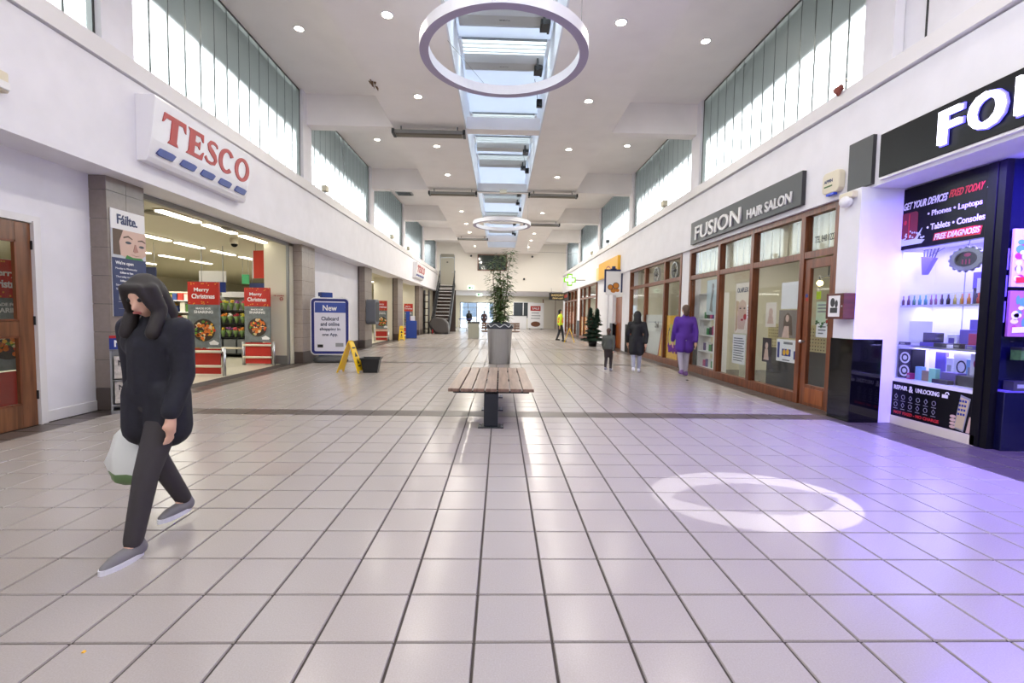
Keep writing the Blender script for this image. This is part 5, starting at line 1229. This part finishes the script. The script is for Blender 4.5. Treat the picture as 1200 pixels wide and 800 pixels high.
flat(t, 'picture', [('e', 0, .5, .45, .25)], -.03, mat('print_brown', (110, 70, 44), .5)); flat(t, 'print', [('r', -.45, 1.0, .4, 1.08), ('r', -.4, 1.25, .45, 1.33), ('r', -.4, 1.5, .3, 1.58)], -.03, PGREY)
boxes('foot', [(-.6, -.5, -.25, .25, 0, .1), (.5, .6, -.25, .25, 0, .1)], DGREY, t)
t = thing('counter', 'low white kiosk counter in front of the dark lobby window', 'counter', (1.6, 44.5, 0), 0)
box('body', (-1.0, .9, -.3, .3, 0, 1.25), PWHITE, t, .02); box('worktop', (-1.05, .95, -.35, .35, 1.25, 1.3), DGREY, t)
t = thing('cable', 'thin wire stretched across the hall near the far wall', 'wire', (0, 30.0, 5.0), 0)
tb = BM(); tube(tb, (1.7, 0, .42), (4.95, 0, .38), .008, n=5); tube(tb, (1.7, 0, .42), (1.7, 0, 1.0), .008, n=5); link('wire', tb, GREYM, t)

# ================================================================== PEOPLE
def blob(name, caps, m, parent, vox=.015, smooth=4, ground=False):
    b = BM()
    for c in caps:
        if len(c) == 4: p0, r0, p1, r1 = c
        else: p0, r0 = c; p1, r1 = None, None
        if p1 is None: sph(b, p0, r0, 14, 9); continue
        r0m, r1m = r0, r1
        sph(b, p0, r0m, 12, 8); sph(b, p1, r1m, 12, 8); tube(b, p0, p1, r0m, r1m, 12)
    o = link('blob_source', b, m, None)
    r = o.modifiers.new('r', 'REMESH'); r.mode = 'VOXEL'; r.voxel_size = vox; r.use_smooth_shade = True
    s = o.modifiers.new('s', 'SMOOTH'); s.factor = .5; s.iterations = smooth
    dg = bpy.context.evaluated_depsgraph_get(); me = bpy.data.meshes.new_from_object(o.evaluated_get(dg))
    bpy.data.objects.remove(o); me.name = name
    if ground:
        for v in me.vertices: v.co.z = max(v.co.z, 0)
    me.materials.clear(); me.materials.append(m)
    for p in me.polygons: p.use_smooth = True
    return linkmesh(name, me, parent)
def person(label, loc, rz, H, jacket, trousers, shoe, hair, hem=.45, stride=.1, swing=.06, hood=False, vox=.018, headrot=(0, 0), sole=None, arm_out=0.0, group=None, vest=None, long_hair=False):
    t = thing('person', label, 'person', loc, rz, group)
    V = lambda x, y, z: Vector((x*H, y*H, z*H))
    C = lambda p0, r0, p1, r1: (p0, r0*H, p1, r1*H)
    piv = V(0, 0, .86); Rm = Matrix.Rotation(headrot[0], 3, 'Z') @ Matrix.Rotation(headrot[1], 3, 'X')
    hd = lambda p: piv+Rm @ (p-piv)
    legs, shoes, arms = [], [], []
    for s, st in ((-1, stride), (1, -stride)):
        hip = V(s*.048, 0, .51); lift = .03 if st < 0 else 0
        ank = V(s*.045, -st, .05+lift); kn = V(s*.05, -st*.45-.03, .285+lift*.4)
        legs.append((hip, kn, ank)); shoes.append((ank, lift))
    for s, sw in ((-1, -swing), (1, swing)):
        sh = V(s*.108, 0, .805); el = V(s*(.14+arm_out), -sw*.5+.01, .635); wr = V(s*(.135+arm_out*.7), -sw*1.4-.02, .495); arms.append((sh, el, wr, s))
    body = [C(V(-.035, 0, .535), .07, V(.035, 0, .535), .07), C(V(0, 0, .56), .075, V(0, .005, .74), .078), C(V(-.05, .005, .75), .062, V(.05, .005, .75), .062), C(V(-.1, 0, .8), .036, V(.1, 0, .8), .036), C(V(0, .005, .8), .036, V(0, -.002, .88), .031)]
    body += [(hd(V(0, 0, .947)), (.048*H, .058*H, .056*H), None, None)[:2], C(hd(V(0, -.018, .93)), .042, hd(V(0, -.028, .895)), .028), C(hd(V(0, -.056, .937)), .006, hd(V(0, -.068, .918)), .011), C(hd(V(-.012, -.057, .898)), .007, hd(V(.012, -.057, .898)), .007)]
    for s in (-1, 1): body.append((hd(V(s*.048, .002, .93)), (.008*H, .014*H, .02*H)))
    for hip, kn, ank in legs: body += [C(hip, .056, kn, .036), C(kn, .036, ank, .022), C(ank, .022, ank+V(0, -.04, -.028), .016)]
    for sh, el, wr, s in arms:
        body += [C(sh, .034, el, .026), C(el, .026, wr, .018), C(wr, .017, wr+V(0, -.006, -.045), .02)]
        for f in range(4):
            b0 = wr+V(0, -.018+.011*f, -.058); q = b0+V(-s*.004, -.004, -.026-.005*(1.5-abs(f-1.5))); body += [C(b0, .0062, q, .0055), C(q, .0055, q+V(-s*.008, -.002, -.018), .0048)]
        body += [C(wr+V(0, -.014, -.02), .008, wr+V(-s*.004, -.034, -.046), .006)]
    blob('body', body, SKIN, t, min(vox, .012), 3, True)
    for s in (-1, 1):
        b = BM(); sph(b, hd(V(s*.02, -.052, .943)), .0075*H, 8, 6); link('eye', b, PBLACK, t, True)
    b = BM(); tube(b, hd(V(-.013, -.0645, .898)), hd(V(.013, -.0645, .898)), .0045*H, n=8); link('mouth', b, mat('lips', (168, 96, 88), .5), t, True)
    tr = []
    for hip, kn, ank in legs: tr += [C(hip, .062, kn, .041), C(kn, .041, ank+V(0, 0, .012), .031)]
    blob('trousers', tr+[C(V(-.035, 0, .54), .076, V(.035, 0, .54), .076)], trousers, t, vox, 4)
    for ank, lift in shoes:
        g = V(0, 0, -.05); sc = [C(ank+g+V(0, .02, .03), .028, ank+g+V(0, -.07, .022), .024), C(ank+g+V(0, .012, .03), .028, ank+V(0, .01, .0), .028), C(ank+g+V(0, -.07, .022), .024, ank+g+V(0, -.1, .016), .017)]
        so = blob('shoe', sc, shoe, t, min(vox, .012), 2, True)
        if sole:
            b = BM(); pts = [(ank+g+V(.027*math.cos(a), -.042+.078*math.sin(a), 0)) for a in [2*PI*k/18 for k in range(18)]]
            A = [b.verts.new(p+Vector((0, 0, .0))) for p in pts]; B = [b.verts.new(p+V(0, 0, .018)) for p in pts]; b.faces.new(A[::-1]); b.faces.new(B)
            for i in range(18): b.faces.new((A[i], A[(i+1) % 18], B[(i+1) % 18], B[i]))
            link('sole', b, sole, so)
    jk = [C(V(-.04, 0, .56), .082, V(.04, 0, .56), .082), C(V(0, 0, .58), .088, V(0, .005, .74), .092), C(V(-.055, .005, .755), .072, V(.055, .005, .755), .072), C(V(-.1, 0, .8), .044, V(.1, 0, .8), .044), C(V(0, .006, .82), .05, V(0, .006, .85), .045)]
    for s in (-1, 1): jk.append(C(V(s*.045, 0, .56), .078, V(s*.05, 0, hem+.075), .078))
    for sh, el, wr, s in arms: jk += [C(sh, .046, el, .039), C(el, .039, wr+V(0, 0, .012), .032)]
    if hood: jk += [(hd(V(0, .008, .95)), (.064*H, .066*H, .074*H)), C(hd(V(0, .022, .9)), .06, V(0, .02, .85), .064)]
    blob('coat' if hem < .47 else 'jacket', jk, jacket, t, vox, 5)
    if vest:
        for z in (.62, .71): blob('reflective_band', [C(V(-.045, 0, z), .089, V(.045, 0, z), .089)], vest, t, vox, 1).scale = (1, 1, 1)
    hr = [(hd(V(0, .012, .958)), (.054*H, .058*H, .056*H)), C(hd(V(0, .03, .94)), .045, hd(V(0, .036, .88)), .035)]
    if hood: hr = [C(hd(V(-.024, -.04, .972)), .013, hd(V(.024, -.04, .972)), .013), C(hd(V(-.032, -.036, .962)), .014, hd(V(-.035, -.038, .89)), .011), C(hd(V(.032, -.036, .962)), .014, hd(V(.035, -.038, .89)), .011)]
    if long_hair:
        hr = [(hd(V(0, .01, .956)), (.056*H, .06*H, .06*H)), C(hd(V(0, .03, .94)), .05, hd(V(0, .045, .84)), .045), C(hd(V(-.03, -.042, .985)), .016, hd(V(.03, -.042, .985)), .016)]
        for s in (-1, 1): hr += [C(hd(V(s*.046, -.012, .97)), .022, hd(V(s*.052, -.02, .89)), .024), C(hd(V(s*.052, -.02, .89)), .024, V(s*.055, -.06, .79), .026), C(hd(V(s*.03, -.046, .975)), .015, hd(V(s*.045, -.045, .91)), .014)]
    if not hood: blob('hair', hr, hair, t, min(vox, .012), 3)
    return t, V
HB = mat('hair_dark', (34, 28, 28), .6); HBR = mat('hair_brown', (84, 62, 48), .6)
NAVYJ = mat('coat_navy', (26, 27, 38), .8, var=.2, scale=30, bump=.2); BLKJ = mat('coat_black', (30, 30, 32), .8, bump=.2)
GT = mat('leggings_charcoal', (58, 54, 56), .8); JG = mat('jeans_grey', (170, 174, 186), .8); WS = mat('trainer_white', (226, 228, 232), .5)
GSH = mat('trainer_grey', (120, 118, 120), .6)
t, V = person('dark haired person in a navy coat striding at the left with a carrier bag', (-2.0, 2.72, 0), math.radians(-10), 1.54, NAVYJ, GT, GSH, HB, hem=.36, stride=-.15, swing=.03, long_hair=True, vox=.012, arm_out=-.018, headrot=(.1, .5), sole=WS)
# carrier bag hanging from the hand
t2 = thing('carrier_bag', 'white and green plastic carrier bag held by the person at the left', 'bag', (-2.0-.2, 2.72+.07, .3), math.radians(-10))
bagw = mat('bag_white', (222, 226, 222), .35); 
b = BM(); lathe(b, [(.06, 0), (.14, .03), (.16, .08), (.162, .13), (.15, .2), (.11, .29), (.035, .37)], 18)
for v in b.verts: v.co.y *= .55; v.co.x += .012*math.sin(v.co.z*40+v.co.y*30); v.co.y += .01*math.sin(v.co.x*50)
for f in b.faces:
    if f.calc_center_median().z < .1: f.material_index = 1
link('sack', b, [bagw, mat('bag_green', (104, 136, 88), .5)], t2, True)
b = BM()
for s in (-1, 1): tube(b, (s*.03, 0, .36), (s*.008, 0, .44), .012, .01, 8)
link('handle', b, bagw, t2)
person('woman in a long black hooded coat and pale grey jeans near the yellow-postered shop', (3.28, 11.0, 0), math.radians(165), 1.46, BLKJ, JG, WS, HB, hem=.28, stride=.08, hood=True, vox=.018, arm_out=.01)
person('person in a long purple coat beside the hair salon window', (4.22, 10.45, 0), math.radians(175), 1.62, mat('coat_purple', (84, 44, 150), .8), mat('trousers_lilac', (176, 170, 190), .8), mat('shoe_purple', (120, 84, 150), .6), HBR, hem=.33, stride=.05, vox=.018)
person('child in a grey-green jacket walking near the Christmas tree', (2.66, 11.25, 0), math.radians(150), 1.05, mat('jacket_olive', (82, 86, 80), .8), mat('child_trousers', (52, 44, 42), .8), mat('child_shoe', (140, 140, 150), .6), HBR, hem=.5, stride=.06, vox=.014)
person('person in a bright hi-vis yellow jacket by the far wet floor sign', (3.1, 23.9, 0), math.radians(100), 1.66, mat('hivis_yellow', (214, 236, 40), .6), mat('work_trousers', (44, 48, 56), .8), BLACKP, HB, hem=.5, stride=.09, vox=.024, vest=mat('band_orange', (226, 130, 60), .5))
person('left person in a dark coat walking towards the far exit doors', (-3.0, 44.0, 0), math.radians(180), 1.68, BLKJ, GT, BLACKP, HB, hem=.4, stride=.07, vox=.03)
person('right person in a dark maroon coat walking towards the far exit doors', (-1.55, 43.5, 0), math.radians(170), 1.66, mat('coat_maroon', (66, 48, 52), .8), GT, BLACKP, HB, hem=.4, stride=.09, vox=.03, arm_out=.03)
# dark speck of litter on the tiles near the salon
t = thing('litter', 'dark speck of litter on the tiles before the salon', 'litter', (4.02, 9.75, 0), 0)
b = BM(); prism(b, [(-.02, 0), (.02, 0), (.03, .012), (0, .02), (-.025, .01)], -.02, .02); link('scrap', b, BLACKP, t)
t = thing('litter', 'tiny yellow scrap on the tiles in the near left corner', 'litter', (-1.62, 1.78, 0), 0)
b = BM(); prism(b, [(-.006, 0), (.006, 0), (.003, .004), (-.004, .005)], -.005, .006); link('scrap', b, YSIGN, t)
